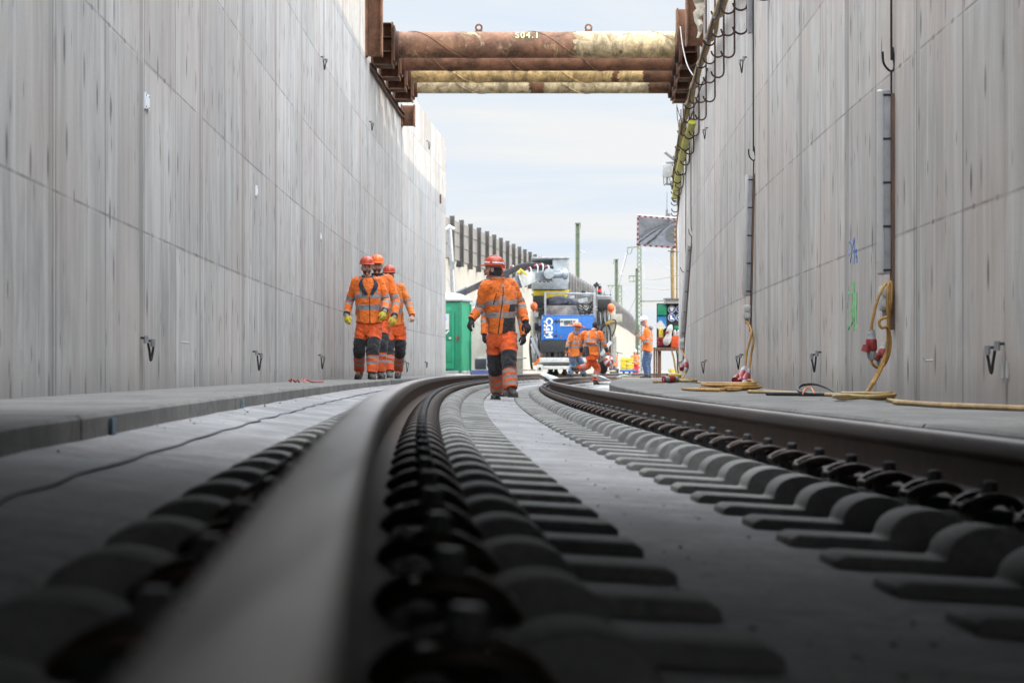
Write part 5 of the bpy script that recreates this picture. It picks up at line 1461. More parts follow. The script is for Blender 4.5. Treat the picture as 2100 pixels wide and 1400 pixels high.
# blue generator
gen = part('generator', MT['blue'], lambda b: rbox(b, 1111, 646, 1219, 697, -.5, .7), .02)
gen_base = part('generator_base', MT['black'], lambda b: rbox(b, 1108, 697.5, 1217, 722, -.48, .7), .01)
part('panel_gap', MT['black'], lambda b: (rbox(b, 1140.5, 648, 1141, 696, -.503, -.49), rbox(b, 1193, 648, 1193.5, 696, -.503, -.49), rbox(b, 1112, 647.2, 1218, 647.7, -.503, -.49)), 0, gen)
for px, py in ((1139.5, 658), (1139.5, 688)):
    part('door_latch', MT['black'], lambda b: b.sphere(MW(px, py, -.51), (.05, .02, .04), 0, None, 10, 6), 0, gen)
part('white_plate', MT['white'], lambda b: rbox(b, 1148.5, 654, 1186, 669, -.52, -.50), .002, gen)
def plate(b):
    add_text(b, 'RHOMBERG', .105, MW(1161.5, 659.3, -.525), (1, 0, 0), (0, 0, 1), extrude=.001, bold=.004)
    add_text(b, 'SERSA', .105, MW(1166.0, 664.0, -.525), (1, 0, 0), (0, 0, 1), extrude=.001, bold=.004)
part('lettering', MT['txtblack'], plate, 0, gen)
part('emblem', MT['red'], lambda b: (b.beam(MW(1177, 666, -.525), MW(1180, 657, -.525), .02, .012), b.beam(MW(1180, 667, -.525), MW(1181, 661, -.525), .015, .012)), 0, gen)
part('lettering', MT['txtwhite'], lambda b: add_text(b, 'CGM', .285, MW(1125.5, 672.5, -.51), (0, 0, -1), (1, 0, 0), outline=.010, space=1.05), 0, gen)
part('lettering', MT['txtwhite'], lambda b: add_text(b, 'CONCRETE GROUP', .058, MW(1117, 674, -.51), (0, 0, -1), (1, 0, 0), extrude=.001, space=1.1) if False else [b.box(MW(1117, y, -.505), (.05, .012, .04)) for y in [660 + k * 1.45 for k in range(20) if k not in (5, 11)]], 0, gen)
part('yellow_sticker', MT['yellow'], lambda b: rbox(b, 1111.5, 650, 1114, 652.5, -.51, -.50), 0, gen)
part('lettering', MT['lamp_o'], lambda b: b.beam(MW(1149, 692, -.51), MW(1152, 688, -.51), .03, .02), 0, gen)
# engine feet, chassis
part('hydraulics', MT['galv'], lambda b: [b.cyl(MW(x, 722, .2), MW(x, 735, .2), r, 0, 10) for x, r in ((1112, .07), (1117, .05), (1127, .04), (1140, .06), (1147, .04), (1160, .06), (1190, .06))], 0)
part('bumper', MT['lgrey'], lambda b: (rbox(b, 1107, 733, 1226, 743, -.9, -.3), rbox(b, 1111, 743.5, 1222, 748, -.7, -.3)), .015)
part('chassis_beam', MT['lgrey'], lambda b: (rbox(b, 1101, 750, 1213, 757, -.9, -.4), rbox(b, 1101, 748, 1113, 761, -1.0, -.4)), .015)
part('chassis_eye', MT['black'], lambda b: b.cyl(MW(1107, 756, -1.02), MW(1107, 756, -.98), .045, 0, 14), 0)
part('under_beam', MT['cream'], lambda b: (rbox(b, 1103, 742, 1226, 750, -.2, .9), rbox(b, 1070, 757, 1098, 760, .0, .5), rbox(b, 1226, 759, 1262, 762, .0, .5)), .01)
for px in (1128, 1140, 1158, 1196):
    part('suspension', MT['rubber'], lambda b: (b.cyl(MW(px, 757, .1), MW(px, 768, .1), .06, 0, 10), b.sphere(MW(px, 765, .1), (.10, .1, .08), 0, None, 10, 6)), 0)
for s in (0, 1):
    c = TP(D + 1.2, -.7535 + s * 1.507, .40)
    part('wheel', MT['rust_dark'], lambda b: (b.cyl(c - V((.07, 0, 0)), c + V((.07, 0, 0)), .40, 0, 28), b.cyl(c - V((.09, 0, 0)), c + V((.09, 0, 0)), .12, 0, 16)), .01)
# diagonal struts left and right
part('diagonal_strut', MT['white'], lambda b: (b.beam(MW(1090, 692, .1), MW(1108, 732, .1), .05, .09), b.beam(MW(1089, 705, .0), MW(1097, 725, .0), .03, .05)), .008)
part('diagonal_strut', MT['lgrey'], lambda b: b.beam(MW(1253, 700, .1), MW(1232, 728, .1), .05, .11), .008)
part('hose', MT['rubber'], lambda b: b.tube(cr([MW(1089, 690, .2), MW(1087, 710, .1), MW(1089, 740, .1), MW(1091, 757, .2)], 5), .04, 0, 8), 0)
part('hose', MT['rubber'], lambda b: (b.tube(cr([MW(1231, 690, .4), MW(1235, 672, .3), MW(1246, 664, .3), MW(1252, 682, .2), MW(1251, 720, .2), MW(1254, 742, .2)], 6), .035, 0, 8), b.tube(cr([MW(1240, 662, .3), MW(1250, 657, .2), MW(1262, 657, .2), MW(1262, 672, .2), MW(1255, 690, .2)], 5), .022, 0, 6)), 0)
part('mixer_nozzle', mat('brass', (.30, .20, .05), .5, .6), lambda b: b.beam(MW(1241, 664, .1), MW(1256, 658, .1), .10, .10), .015)
part('orange_flap', CL['orange'], lambda b: b.prism([(0, 0), (.33, .36), (.28, .10), (.10, -.02)], MW(1092, 748, -.1), (1, 0, 0), (0, 0, 1), (0, .02, 0)), 0)
# smaller fittings that fill the front of the machine
rnd4 = random.Random(9)
for x0, y0, x1, y1, m_ in ((1096, 640, 1104, 650, 'lgrey'), (1105, 655, 1111, 668, 'steelgrey'), (1096, 662, 1103, 676, 'black'), (1228, 640, 1236, 652, 'lgrey'), (1240, 650, 1250, 662, 'steelgrey'), (1229, 684, 1238, 700, 'galv'), (1241, 690, 1250, 708, 'black'), (1097, 706, 1106, 722, 'galv'), (1230, 706, 1238, 722, 'dust')):
    part('control_box', MT[m_], lambda b: rbox(b, x0, y0, x1, y1, .5, .9), .012)
for k in range(7):
    x = 1222 + k * 4.5
    part('pipe', MT['rubber' if k % 2 else 'galv'], lambda b: b.tube(cr([MW(x, 640 + rnd4.uniform(-6, 6), .5), MW(x + rnd4.uniform(-4, 4), 670, .4), MW(x + rnd4.uniform(-5, 5), 705, .4), MW(x + rnd4.uniform(-3, 3), 738, .5)], 4), rnd4.choice((.015, .022, .03)), 0, 6), 0)
for k in range(4):
    part('pipe', MT['rubber' if k % 2 else 'galv'], lambda b: b.tube(cr([MW(1100 + k * 3.2, 684, .6), MW(1099 + k * 3 + rnd4.uniform(-3, 3), 705, .5), MW(1101 + k * 3, 738, .5)], 4), .02, 0, 6), 0)
part('grille', MT['black'], lambda b: [rbox(b, 1196, 674 + k * 2.2, 1214, 675 + k * 2.2, -.51, -.49) for k in range(9)], 0, gen)
part('access_ladder', MT['galv'], lambda b: [b.beam(MW(1256, 690, .7), MW(1256, 755, .7), .03, .03), b.beam(MW(1263, 690, .7), MW(1263, 755, .7), .03, .03)] + [b.beam(MW(1256, 695 + k * 9, .7), MW(1263, 695 + k * 9, .7), .025, .025) for k in range(7)], 0)
part('hand_rail', MT['galv'], lambda b: [b.beam(MW(x, 597, 1.4), MW(x, 613, 1.4), .03, .03) for x in (1228, 1240, 1252)] + [b.beam(MW(1226, 603, 1.4), MW(1256, 605, 1.4), .03, .03)], 0)
part('air_filter', MT['steelgrey'], lambda b: (b.cyl(MW(1168, 606, 1.2), MW(1168, 620, 1.2), .16, 0, 16), b.cyl(MW(1196, 606, 1.3), MW(1210, 607, 1.3), .11, 0, 14)), .01)
# signal beacon and worklights on top
part('beacon_mast', MT['galv'], lambda b: b.tube(cr([MW(1217, 606, 1), MW(1218, 600, 1), MW(1224, 587, 1), MW(1231, 581, 1)], 3), .028, 0, 8), 0)
part('work_light', MT['black'], lambda b: (b.beam(MW(1220, 581, .9), MW(1225, 587, .9), .10, .16), ), .01)
part('work_light', MT['black'], lambda b: b.beam(MW(1193, 597, .9), MW(1200, 601, .9), .06, .10), .01)
sg = part('signal_column', MT['black'], lambda b: b.cyl(MW(1230, 604, 1), MW(1230, 586, 1), .055, 0, 12), 0)
part('signal_lens', MT['siglight'], lambda b: b.cyl(MW(1230, 597.5, 1), MW(1230, 593.5, 1), .059, 0, 12), 0, sg)
# hopper
hop = part('hopper', MT['steelgrey'], lambda b: (
    b.prism([(.89, 0), (1.415, 0), (1.415, -.72), (1.33, -.98), (.24, -.98), (.24, -.76), (.89, -.76)], MW(1076, 530, .6), (1, 0, 0), (0, 0, 1), (0, 2.2, 0)), ), .02)
part('hopper_back', MT['steelgrey'], lambda b: rbox(b, 1090, 530, 1134, 575, 2.2, 2.8), .01, hop)
part('hopper_rim', MT['galv'], lambda b: (rbox(b, 1090, 527, 1168, 530.5, .55, 2.85), ), .008, hop)
part('hopper_skirt', MT['yellow'], lambda b: b.prism([(0, 0), (1.17, 0), (1.05, -.30), (.06, -.30)], MW(1093, 594.5, .7), (1, 0, 0), (0, 0, 1), (0, 1.9, 0)), .015, hop)
part('hopper_skirt', MT['yellow'], lambda b: b.prism([(0, 0), (.9, 0), (.8, -.22), (.06, -.22)], MW(1096, 611, .8), (1, 0, 0), (0, 0, 1), (0, 1.9, 0)), .01, hop)
# conveyor
cv = thing('conveyor', MW(1000, 760, -3), 'grey belt conveyor rising from behind the green toilet to the machine hopper', 'conveyor')
def cpart(name, m, fn, bevel=.006, parent=None, **kw):
    b = MB(); fn(b); return b.build(name, m, parent or cv, bevel=bevel, **kw)
CP = [(925, 616, -2), (950, 605, -1.6), (985, 588, -1.2), (1020, 573, -.8), (1048, 560, -.5), (1066, 552, -.3), (1082, 549, -.1), (1100, 550, .1), (1135, 556, .4)]
def belt(b):
    rows = []
    for px, py, d in CP:
        p = MW(px, py, d); rows.append([p + V((0, -.32, .16)), p + V((0, -.14, .0)), p + V((0, .14, .0)), p + V((0, .32, .16)), p + V((0, .32, .13)), p + V((0, .14, -.03)), p + V((0, -.14, -.03)), p + V((0, -.32, .13))])
    b.rings(rows)
cpart('belt', MT['belt'], belt, 0)
def boom(b):
    pts = [(1052, 583, -.4), (1080, 572, -.2), (1102, 566, .1), (1128, 562, .3)]
    rows = []
    for (px, py, d), hgt in zip(pts, (.42, .42, .32, .22)):
        p = MW(px, py, d - .35); rows.append([p + V((0, 0, hgt * .5)), p + V((0, .06, hgt * .5)), p + V((0, .06, -hgt * .5)), p + V((0, 0, -hgt * .5))])
    b.rings(rows)
    b.beam(MW(930, 640, -1.7), MW(1052, 587, -.75), .07, .14); b.beam(MW(930, 655, -1.7), MW(1052, 602, -.75), .07, .10)
    for k in range(9):
        f = k / 8; f2 = min(1, f + .09)
        b.beam(lerp(MW(930, 640, -1.7), MW(1052, 587, -.75), f), lerp(MW(930, 655, -1.7), MW(1052, 602, -.75), f2), .035, .05)
cpart('boom', MT['steelgrey'], boom, .008)
cpart('hinge_plate', MT['lgrey'], lambda b: (b.beam(MW(1064, 563, -.7), MW(1076, 600, -.7), .22, .05), b.beam(MW(1060, 560, -.72), MW(1083, 556, -.72), .10, .05)), .01)
cpart('motor', MT['steelgrey'], lambda b: (b.cyl(MW(1122, 563, -.2), MW(1165, 562, -.2), .12, 0, 16), b.cyl(MW(1126, 561, -.45), MW(1126, 561, -.1), .17, 0, 18), b.cyl(MW(1155, 562, -.2), MW(1163, 562, -.2), .17, 0, 16), b.box(MW(1140, 556, -.2), (.3, .2, .12))), .008)
for px, py in ((1052, 548), (1087, 551), (1101, 546), (1112, 544), (1124, 548), (985, 592)):
    cpart('idler_bracket', MT['white'], lambda b: b.tube(cr([MW(px + 1, py + 13, -.4), MW(px + 2, py + 3, -.4), MW(px, py - 3, -.35), MW(px - 4, py - 1, -.3)], 4), .022, 0, 7), 0)
    cpart('idler_roller', MT['red'], lambda b: b.cyl(MW(px - 6, py + .5, -.32), MW(px - 1, py - 2, -.32), .04, 0, 10), 0)
cpart('yellow_actuator', MT['yellow'], lambda b: (b.beam(MW(1066, 551, -.8), MW(1081, 564, -.8), .06, .06), b.cyl(MW(1062, 560, -.8), MW(1067, 556, -.8), .06, 0, 10)), .006)
cpart('support_leg', MT['steelgrey'], lambda b: (b.beam(MW(932, 601, -1.6), MW(955, 590, -1.6), .06, .06), b.beam(MW(955, 588, -1.6), MW(955, 606, -1.6), .07, .07), b.beam(MW(1000, 600, -1.3), MW(1000, 766, -1.0), .09, .09), b.beam(MW(1045, 592, -1.0), MW(1046, 765, -.6), .09, .09)), .006)
# white container wall left of the machine and its dark window, blue hose roll
D2 = 83.5
tk = thing('white_cabin', W(1010, 760, D2), 'pale site container with dark window behind the worker on the track', 'container')
b = MB(); b.box(((1010 - 1050) * D2 / F, D2 + 1.2, CZ + .92), (2.0, 2.4, 2.05)); b.build('shell', MT['cream'], tk, bevel=.03)
b = MB(); b.box(((988 - 1050) * D2 / F, D2 - .01, zpy(746, D2)), (.46, .06, .34)); b.build('window', MT['glass'], tk, bevel=.03)
b = MB(); b.box(((1030 - 1050) * D2 / F, D2 - .012, zpy(734, D2)), (1.6, .05, .05)); b.build('rail_trim', MT['lgrey'], tk, bevel=.008)
b = MB()
for k in range(4): b.tube(cr([W(966, 768 - k * 2.4, 78), W(985, 767 - k * 2.4, 78.2), W(1006, 768 - k * 2.4, 78.4)], 4), .034, 0, 8)
tag(b.build('hose_bundle', MT['bluepipe'], loc=W(985, 770, 78)), 'dark blue hose bundle on the ground between toilet and track', 'hose')
# grey plastic sheets beside the rails in front of the machine
def sheet(name, quads, D, label):
    b = MB(); rows = []
    for row in quads: rows.append([W(x, y, D + d) for x, y, d in row])
    b.rings(rows, 0, closed=False, caps=False)
    o = b.build(name, MT['sheet'], loc=rows[0][0]); s = o.modifiers.new('t', 'SOLIDIFY'); s.thickness = .012
    tag(o, label, 'sheet')
sheet('plastic_sheet', [[(1106, 767, 2), (1118, 765, 1), (1128, 768, 0)], [(1116, 772, .5), (1128, 769, -.5), (1146, 774, -1.5)], [(1124, 777, -1), (1136, 776, -2), (1152, 779, -3)]], 72, 'crumpled grey plastic sheet on the track between the rails under the machine')
sheet('plastic_sheet', [[(1212, 768, 2), (1224, 768, 1), (1232, 772, 0)], [(1222, 773, 1), (1236, 771, 0), (1250, 778, -1)], [(1232, 780, .5), (1246, 778, -.5), (1256, 783, -2)]], 63, 'crumpled grey plastic sheet right of the right rail')
sheet('plastic_sheet', [[(1262, 774, 2), (1272, 769, 1), (1280, 768, 0)], [(1270, 775, 1), (1280, 771, 0), (1292, 770, -1)]], 76, 'small grey plastic sheet behind the end of the right walkway')

# ------------------------------------------------------------------ info stand at the right walkway
D = 72.2; IW = lambda px, py, d=0: W(px, py, D + d)
st = thing('safety_board', IW(1370, 775), 'black safety notice board with blue signs on a wooden stand at the right wall end', 'notice board')
def ipart(name, m, fn, bevel=.004, parent=None, **kw):
    b = MB(); fn(b); return b.build(name, m, parent or st, bevel=bevel, **kw)
def ibox(b, x0, y0, x1, y1, d0, d1):
    a = IW(x0, y1, d0); c = IW(x1, y0, d0); b.box(((a.x + c.x) / 2, D + (d0 + d1) / 2, (a.z + c.z) / 2), (abs(c.x - a.x), d1 - d0, abs(c.z - a.z)))
brd = ipart('board', MT['black'], lambda b: ibox(b, 1347, 622, 1418, 712, .1, .2))
ipart('roof', MT['galv'], lambda b: (ibox(b, 1363, 610.5, 1420, 613, -.35, .5), ibox(b, 1363, 611, 1366, 623, -.3, .1)))
ipart('roof_lamp', MT['diff'], lambda b: ibox(b, 1367, 614.5, 1418, 621, -.25, -.05))
def leg(px, w_): ipart('leg', MT['wood'], lambda b: ibox(b, px - w_, 712, px + w_, 775, -.05, .1))
leg(1342, 1.6); leg(1346.5, 1.2); leg(1352.5, 3.4); leg(1412, 3)
ipart('shelf', MT['wood'], lambda b: ibox(b, 1346, 712, 1420, 719, -.30, .25))
def sign(px, py, fn, label):
    s = ipart('round_sign', MT['blue'], lambda b: b.cyl(IW(px, py, .06), IW(px, py, .10), 7.2 * D / F, 0, 28), .0, brd)
    ipart('sign_ring', MT['txtwhite'], lambda b: b.tube([IW(px, py, .058) + V((7.4 * D / F * math.cos(a), 0, 7.4 * D / F * math.sin(a))) for a in [2 * PI * k / 28 for k in range(28)]], .006, 0, 5, closed=True), 0, brd)
    ipart('sign_symbol', MT['txtwhite'], fn, 0, brd)
u = D / F
def pict(poly, px, py): return lambda b: b.prism([(x * u, y * u) for x, y in poly], IW(px, py, .058), X3, Z3, (0, -.006, 0))
sign(1377.5, 634, pict([(-5, .8), (-4.2, 3.2), (-2, 5), (2, 5), (4.2, 3.2), (5, .8), (3, .2), (2.6, -3), (0, -4.6), (-2.6, -3), (-3, .2)], 1377.5, 634), '')
sign(1377.5, 651, pict([(-3, 4.6), (.6, 4.6), (.8, -.4), (4.6, -2.2), (4.6, -4), (-3.2, -4)], 1377.5, 651), '')
sign(1394, 634, pict([(-1.5, 5), (2, 4.2), (3.6, 1), (2.5, -2), (0, -4.6), (-2.5, -3), (-1, 0), (-3, 2)], 1394, 634), '')
sign(1394, 651, pict([(-4, 2.2), (2, 4), (4.5, 1), (3, -3), (-1, -2), (-3.6, -.5)], 1394, 651), '')
def top(name, m, fn, label, cat, bevel=.006, **kw):
    b = MB(); fn(b); o = b.build(name, m, loc=V(b.v[0]), bevel=bevel, **kw); return tag(o, label, cat)
top('first_aid_box', MT['tgreen'], lambda b: ibox(b, 1349, 625, 1367, 646, -.02, .095), 'green first aid box hung at the top left of the black notice board', 'first aid box', .012)
top('poster', mat('poster_blue', (.03, .22, .50), .6), lambda b: ibox(b, 1349, 648, 1366.5, 670, .085, .098), 'blue notice with pale text below the green first aid box', 'poster', 0)
top('poster_sheet', MT['white'], lambda b: b.prism([(0, 0), (.17, .12), (.02, .33), (-.16, .20)], IW(1354, 680, -.1), X3, Z3, (.0, .01, .0)), 'white paper sheet tilted in front of the blue notice', 'paper', 0)
top('water_bottle', MT['yellow'], lambda b: b.tube([IW(1355.5, 691, -.15), IW(1355.5, 674, -.15)], [.06, .065], 0, 14), 'yellow-green cup standing on the red box of the notice stand', 'cup', 0)
top('red_box', MT['red'], lambda b: (ibox(b, 1349, 691, 1368, 697, -.28, .05), ibox(b, 1350, 697.5, 1366, 709, -.25, .03)), 'dark red plastic box on the left of the notice stand shelf', 'box', .01)
top('plastic_bag', mat('white_bag', (.36, .355, .345), .6, 0, .15, 6), lambda b: b.tube(cr([IW(1377, 666, -.32), IW(1373, 676, -.34), IW(1371, 690, -.36), IW(1367, 701, -.36), IW(1366, 708, -.34)], 4), [.04, .07, .09, .10, .105, .105, .10, .10, .11, .12, .13, .13, .13, .12, .10, .08, .03], 0, 12, flat=.8), 'white plastic bag with a red mark hanging from the notice board', 'bag', 0, jitter=.008)
top('bag_mark', MT['red'], lambda b: b.beam(IW(1364, 684, -.49), IW(1371, 680, -.49), .01, .06), 'small red print on the white plastic bag', 'mark', 0)
top('orange_case', mat('orange_case', (.55, .07, .012), .45, 0, .1), lambda b: (ibox(b, 1376, 688, 1417, 712, -.32, -.02), ibox(b, 1386, 700, 1391, 706, -.34, -.31)), 'bright orange case at the right of the notice stand shelf', 'case', .015)
top('bottle', MT['lgrey'], lambda b: [b.tube([IW(1384 + k * 7, 688, -.1), IW(1384 + k * 7, 679, -.1), IW(1384 + k * 7, 676, -.1)], [.045, .045, .018], 0, 12) for k in range(2)], 'two pale plastic bottles behind the orange case', 'bottle', 0)
top('green_pack', MT['tgreen'], lambda b: ibox(b, 1383, 668, 1398, 675, -.1, .09), 'small green pack above the bottles on the notice board', 'box', .01)
top('yellow_tub', MT['yellow'], lambda b: b.tube([IW(1378, 764, 6), IW(1378, 757, 6)], [.10, .12], 0, 14), 'small bright yellow tub on the ground behind the notice stand', 'tub', 0)
b = MB()
for k, (x0, x1, m_) in enumerate(((1376, 1384, 0), (1387, 1389, 1), (1392, 1390, 0), (1395, 1396, 0))):
    b.tube(cr([IW(x0, 712, .6), IW((x0 + x1) / 2 + 2, 735, .5), IW(x1 + 1, 755, .5), IW(x1 + 4, 770, .4)], 5), .028, m_, 7)
tag(b.build('cable_bundle', [MT['hose'], MT['rubber']], loc=IW(1386, 772, .5)), 'yellow and black cables running down behind the notice stand legs', 'cables')
# yellow stripe along the far walkway edge
b = MB(); b.box((IW(1315, 774, 0).x, 73.0, CZ - .20 + .006), (1.1, .10, .012)); tag(b.build('timber_strip', MT['yellow'], loc=IW(1315, 774, 0), bevel=.002), 'yellow strip on the walkway under the feet of the man with the phone', 'strip')

# ------------------------------------------------------------------ mirror on its pole, radio box, aerial
D = 70.9
pt = thing('traffic_mirror', W(1383, 610, D), 'traffic mirror with red and white border on a tan pole at the right wall', 'traffic mirror')
def mp(name, m, fn, bevel=.003, **kw):
    b = MB(); fn(b); return b.build(name, m, pt, bevel=bevel, **kw)
NM = V((-.21, -.92, -.23)).normalized(); CM = W(1347, 475, D)
def onplane(px, py):
    r_ = V(((px - 1050) / F, 1, (HY - py) / F)); c0 = V((0, 0, CZ)); return c0 + r_ * (NM.dot(CM - c0) / NM.dot(r_))
A = onplane(1306.5, 440.5); Bq = onplane(1388, 447); Cq = onplane(1386.5, 509.5); Dq = onplane(1305.5, 504)
def mq(u_, v_, off=0.0):
    p = lerp(lerp(A, Bq, u_), lerp(Dq, Cq, u_), v_)
    n = (Bq - A).cross(Dq - A).normalized()
    if n.y > 0: n = -n
    return p + n * off
def backp(b):
    ring0 = [mq(u_, v_, .012) for u_, v_ in ((0, 0), (1, 0), (1, 1), (0, 1))]; ring1 = [mq(u_, v_, -.05) for u_, v_ in ((0, 0), (1, 0), (1, 1), (0, 1))]
    b.rings([ring1, ring0])
mp('frame', MT['white'], backp, 0)
def blocks(b):
    def blk(u0, u1, v0, v1):
        b.rings([[mq(u_, v_, .0125) for u_, v_ in ((u0, v0), (u1, v0), (u1, v1), (u0, v1))], [mq(u_, v_, .016) for u_, v_ in ((u0, v0), (u1, v0), (u1, v1), (u0, v1))]])
    for k in range(7):
        f = .035 + k * .145; blk(f, f + .062, .006, .058); blk(f, f + .062, .942, .994)
    for k in range(6):
        f = .085 + k * .165; blk(.006, .044, f, f + .075); blk(.956, .994, f, f + .075)
mp('red_border_blocks', MT['red'], blocks, 0)
def glassf(b):
    rows = []
    for i in range(9):
        v_ = .068 + .864 * i / 8; row = []
        for k in range(11):
            u_ = .05 + .90 * k / 10
            row.append(mq(u_, v_, .018 + .05 * (1 - ((u_ - .5) / .45) ** 2) * (1 - ((v_ - .5) / .432) ** 2)))
        rows.append(row)
    b.rings(rows, 0, closed=False, caps=False)
mp('mirror_glass', MT['mirror'], glassf, 0, ang=0)
mp('pole', MT['hose'], lambda b: b.cyl(W(1379, 500, D + .15), W(1380, 612, D + .15), .048, 0, 12))
mp('pole_stay', MT['hookrust'], lambda b: b.cyl(W(1375.5, 512, D + .2), W(1377, 612, D + .2), .014, 0, 8))
mp('bracket', MT['galv'], lambda b: (b.cyl(W(1370, 514, D + .1), W(1396, 516, D + .1), .025, 0, 8), b.tube([W(1380, 514, D + .1) + V((.06 * math.cos(a), .05 * math.sin(a), 0)) for a in [2 * PI * k / 14 for k in range(14)]], .012, 0, 6, closed=True)))
b = MB(); b.tube(cr([W(1393, 395, 66), W(1391, 430, 67), W(1387, 470, 69.5), W(1388, 520, 70), W(1388, 612, 70)], 5), .022, 0, 7)
tag(b.build('hose', MT['hose'], loc=W(1388, 612, 70)), 'yellow hose dropping from the wall hooks down behind the mirror', 'hose')
b = MB(); b.tube([W(1368, 393, 69), W(1367.5, 432, 69)], [.006, .011], 0, 6); b.tube([W(1367.5, 430, 69), W(1367, 443, 69)], .03, 0, 8); b.box(W(1370, 441, 69), (.12, .06, .08))
tag(b.build('aerial', MT['galv'], loc=W(1367, 443, 69)), 'thin grey whip aerial standing above the traffic mirror', 'aerial')
D = 66.5
rb = thing('radio_box', W(1368, 378, D), 'pale grey radio box on a bracket at the top of the right wall end', 'radio box')
def rp(name, m, fn, bevel=.004):
    b = MB(); fn(b); return b.build(name, m, rb, bevel=bevel)
rp('case', MT['lgrey'], lambda b: b.box(W(1368, 350.5, D), (.245, .14, .34)), .015)
rp('arm', MT['steelgrey'], lambda b: (b.beam(W(1366, 334, D), W(1388, 334, D + .1), .06, .05), b.beam(W(1368, 364, D), W(1368, 377, D), .06, .06), b.beam(W(1366, 378, D), W(1390, 378, D + .1), .05, .05)))
rp('antenna', MT['steelgrey'], lambda b: b.beam(W(1363, 312, D - .1), W(1384, 329, D), .09, .05), .01)
rp('cable', MT['rubber'], lambda b: (b.tube(cr([W(1361, 364, D), W(1362, 380, D), W(1366, 376, D)], 4), .009, 0, 6), b.tube(cr([W(1373, 364, D), W(1376, 382, D), W(1383, 378, D)], 4), .009, 0, 6)), 0)

# ------------------------------------------------------------------ masts and wires
def mast(px, ytop, D, r, label, lamp=None):
    t = thing('mast', V(((px - 1050) * D / F, D, 0)), label, 'mast', 'green catenary masts')
    b = MB(); x = (px - 1050) * D / F; zt = zpy(ytop, D)
    for s in (-1, 1): b.box((x + s * r * .8, D, zt / 2), (r * .4, r * 2, zt))
    b.box((x, D, zt / 2), (r * 1.3, r * .5, zt)); b.build('pole', MT['mastgreen'], t)
    b = MB(); b.box((x, D, zt), (r * 2.4, r * 2.4, .08)); b.build('cap', MT['mastgreen'], t)
    if lamp:
        s, yy = lamp; b = MB(); p = W(px + s * 6, yy, D); q = W(px + s * 14, yy + 4, D); b.beam(p, q, .22, .16); b.beam(V((x, D, p.z)), p, .06, .06); b.build('lamp', MT['lgrey'], t, bevel=.02)
    b = MB(); p = W(px + 6 * (1 if px != 1264 else -1), ytop + 5, D); b.beam(V((x, D, p.z)), p, .05, .05); b.beam(p - V((0, 0, .25)), p + V((0, 0, .25)), .05, .05); b.build('fitting', MT['galv'], t)
mast(1184.5, 458, 185, .16, 'tall green mast left of the others, above the hopper', (1, 515))
mast(1264, 532, 230, .155, 'green mast behind the right side of the machine', (1, 560))
mast(1306, 551, 250, .14, 'green mast directly in front of the lattice mast')
def lattice(px, ytop, ybot, D, w_, label):
    t = thing('lattice_mast', V(((px - 1050) * D / F, D, 0)), label, 'lattice mast', 'lattice masts')
    b = MB(); x = (px - 1050) * D / F; zt = zpy(ytop, D); n = int(zt / (w_ * 2.2)); 
    for sx in (-1, 1):
        for sy in (-1, 1): b.beam((x + sx * w_ * 1.25, D + sy * w_, 0), (x + sx * w_ * .8, D + sy * w_, zt), .09, .09)
    for k in range(n):
        z0_, z1_ = zt * k / n, zt * (k + 1) / n; s = 1 if k % 2 else -1
        f0 = lerp(1.25, .8, k / n)
        b.beam((x - s * w_ * f0, D - w_, z0_), (x + s * w_ * f0, D - w_, z1_), .05, .07); b.beam((x + s * w_ * f0, D + w_, z0_), (x - s * w_ * f0, D + w_, z1_), .05, .07)
    b.build('lattice', MT['mastgreen'], t, smooth=False)
    return t, x
t, x = lattice(1311, 505, 700, 270, .22, 'tall lattice mast below the traffic mirror')
D = 270
b = MB(); b.beam(W(1286, 508, D), W(1311, 506, D), .12, .12); b.tube(cr([W(1288, 509, D), W(1286, 516, D), W(1290, 521, D), W(1294, 518, D), W(1297, 509, D)], 4), .05, 0, 5); b.build('top_arm', MT['mastgreen'], t)
b = MB(); b.beam(W(1311, 618, D), W(1366, 617, D), .14, .14); b.build('side_arm', MT['mastgreen'], t)
b = MB(); b.beam(W(1290, 566, D), W(1306, 566, D), .12, .12); b.beam(W(1290, 577, D), W(1306, 577, D), .10, .10); b.beam(W(1290.5, 566, D), W(1290.5, 573, D), .1, .1); b.beam(W(1298, 566, D), W(1300, 577, D), .06, .06); b.build('bracket_arm', MT['mastgreen'], t)
t, x = lattice(1271.5, 585, 620, 330, .26, 'short far lattice mast right behind a green mast')
D = 330; b = MB(); b.beam(W(1246, 585.5, D), W(1274, 585.5, D), .14, .14); b.tube([W(1247, 586, D), W(1252, 596, D), W(1257, 586, D)], .05, 0, 5); b.tube([W(1252, 596, D), W(1252, 604, D)], .06, 0, 5); b.build('arm', MT['mastgreen'], t)
WIRE = mat('wire_grey', (.22, .23, .24), .5, .4)
wires = [([W(1285, 515, 270), W(1272, 565, 200)], 'overhead wire falling left from the lattice mast arm'), ([W(1288, 515, 270), W(1268, 590, 320)], 'second overhead wire falling left from the lattice mast arm'),
         ([W(1314, 508, 270), W(1372, 550, 180), W(1392, 566, 140)], 'overhead wire running down right from the lattice mast top'), ([W(1312, 572, 270), W(1345, 573, 220), W(1392, 564, 160)], 'slightly sagging overhead wire behind the mirror pole'),
         ([W(1312, 588, 270), W(1350, 594, 220), W(1392, 592, 160)], 'lower sagging overhead wire behind the mirror pole'), ([W(1276, 588, 330), W(1300, 615, 270), W(1318, 635, 230)], 'overhead wire sloping from the short lattice mast'),
         ([W(1306, 605, 270), W(1290, 640, 300)], 'short overhead wire left of the lattice mast'), ([W(1314, 530, 270), W(1321, 560, 265), W(1320, 580, 262), W(1316, 570, 268)], 'loose hanging wire beside the lattice mast')]
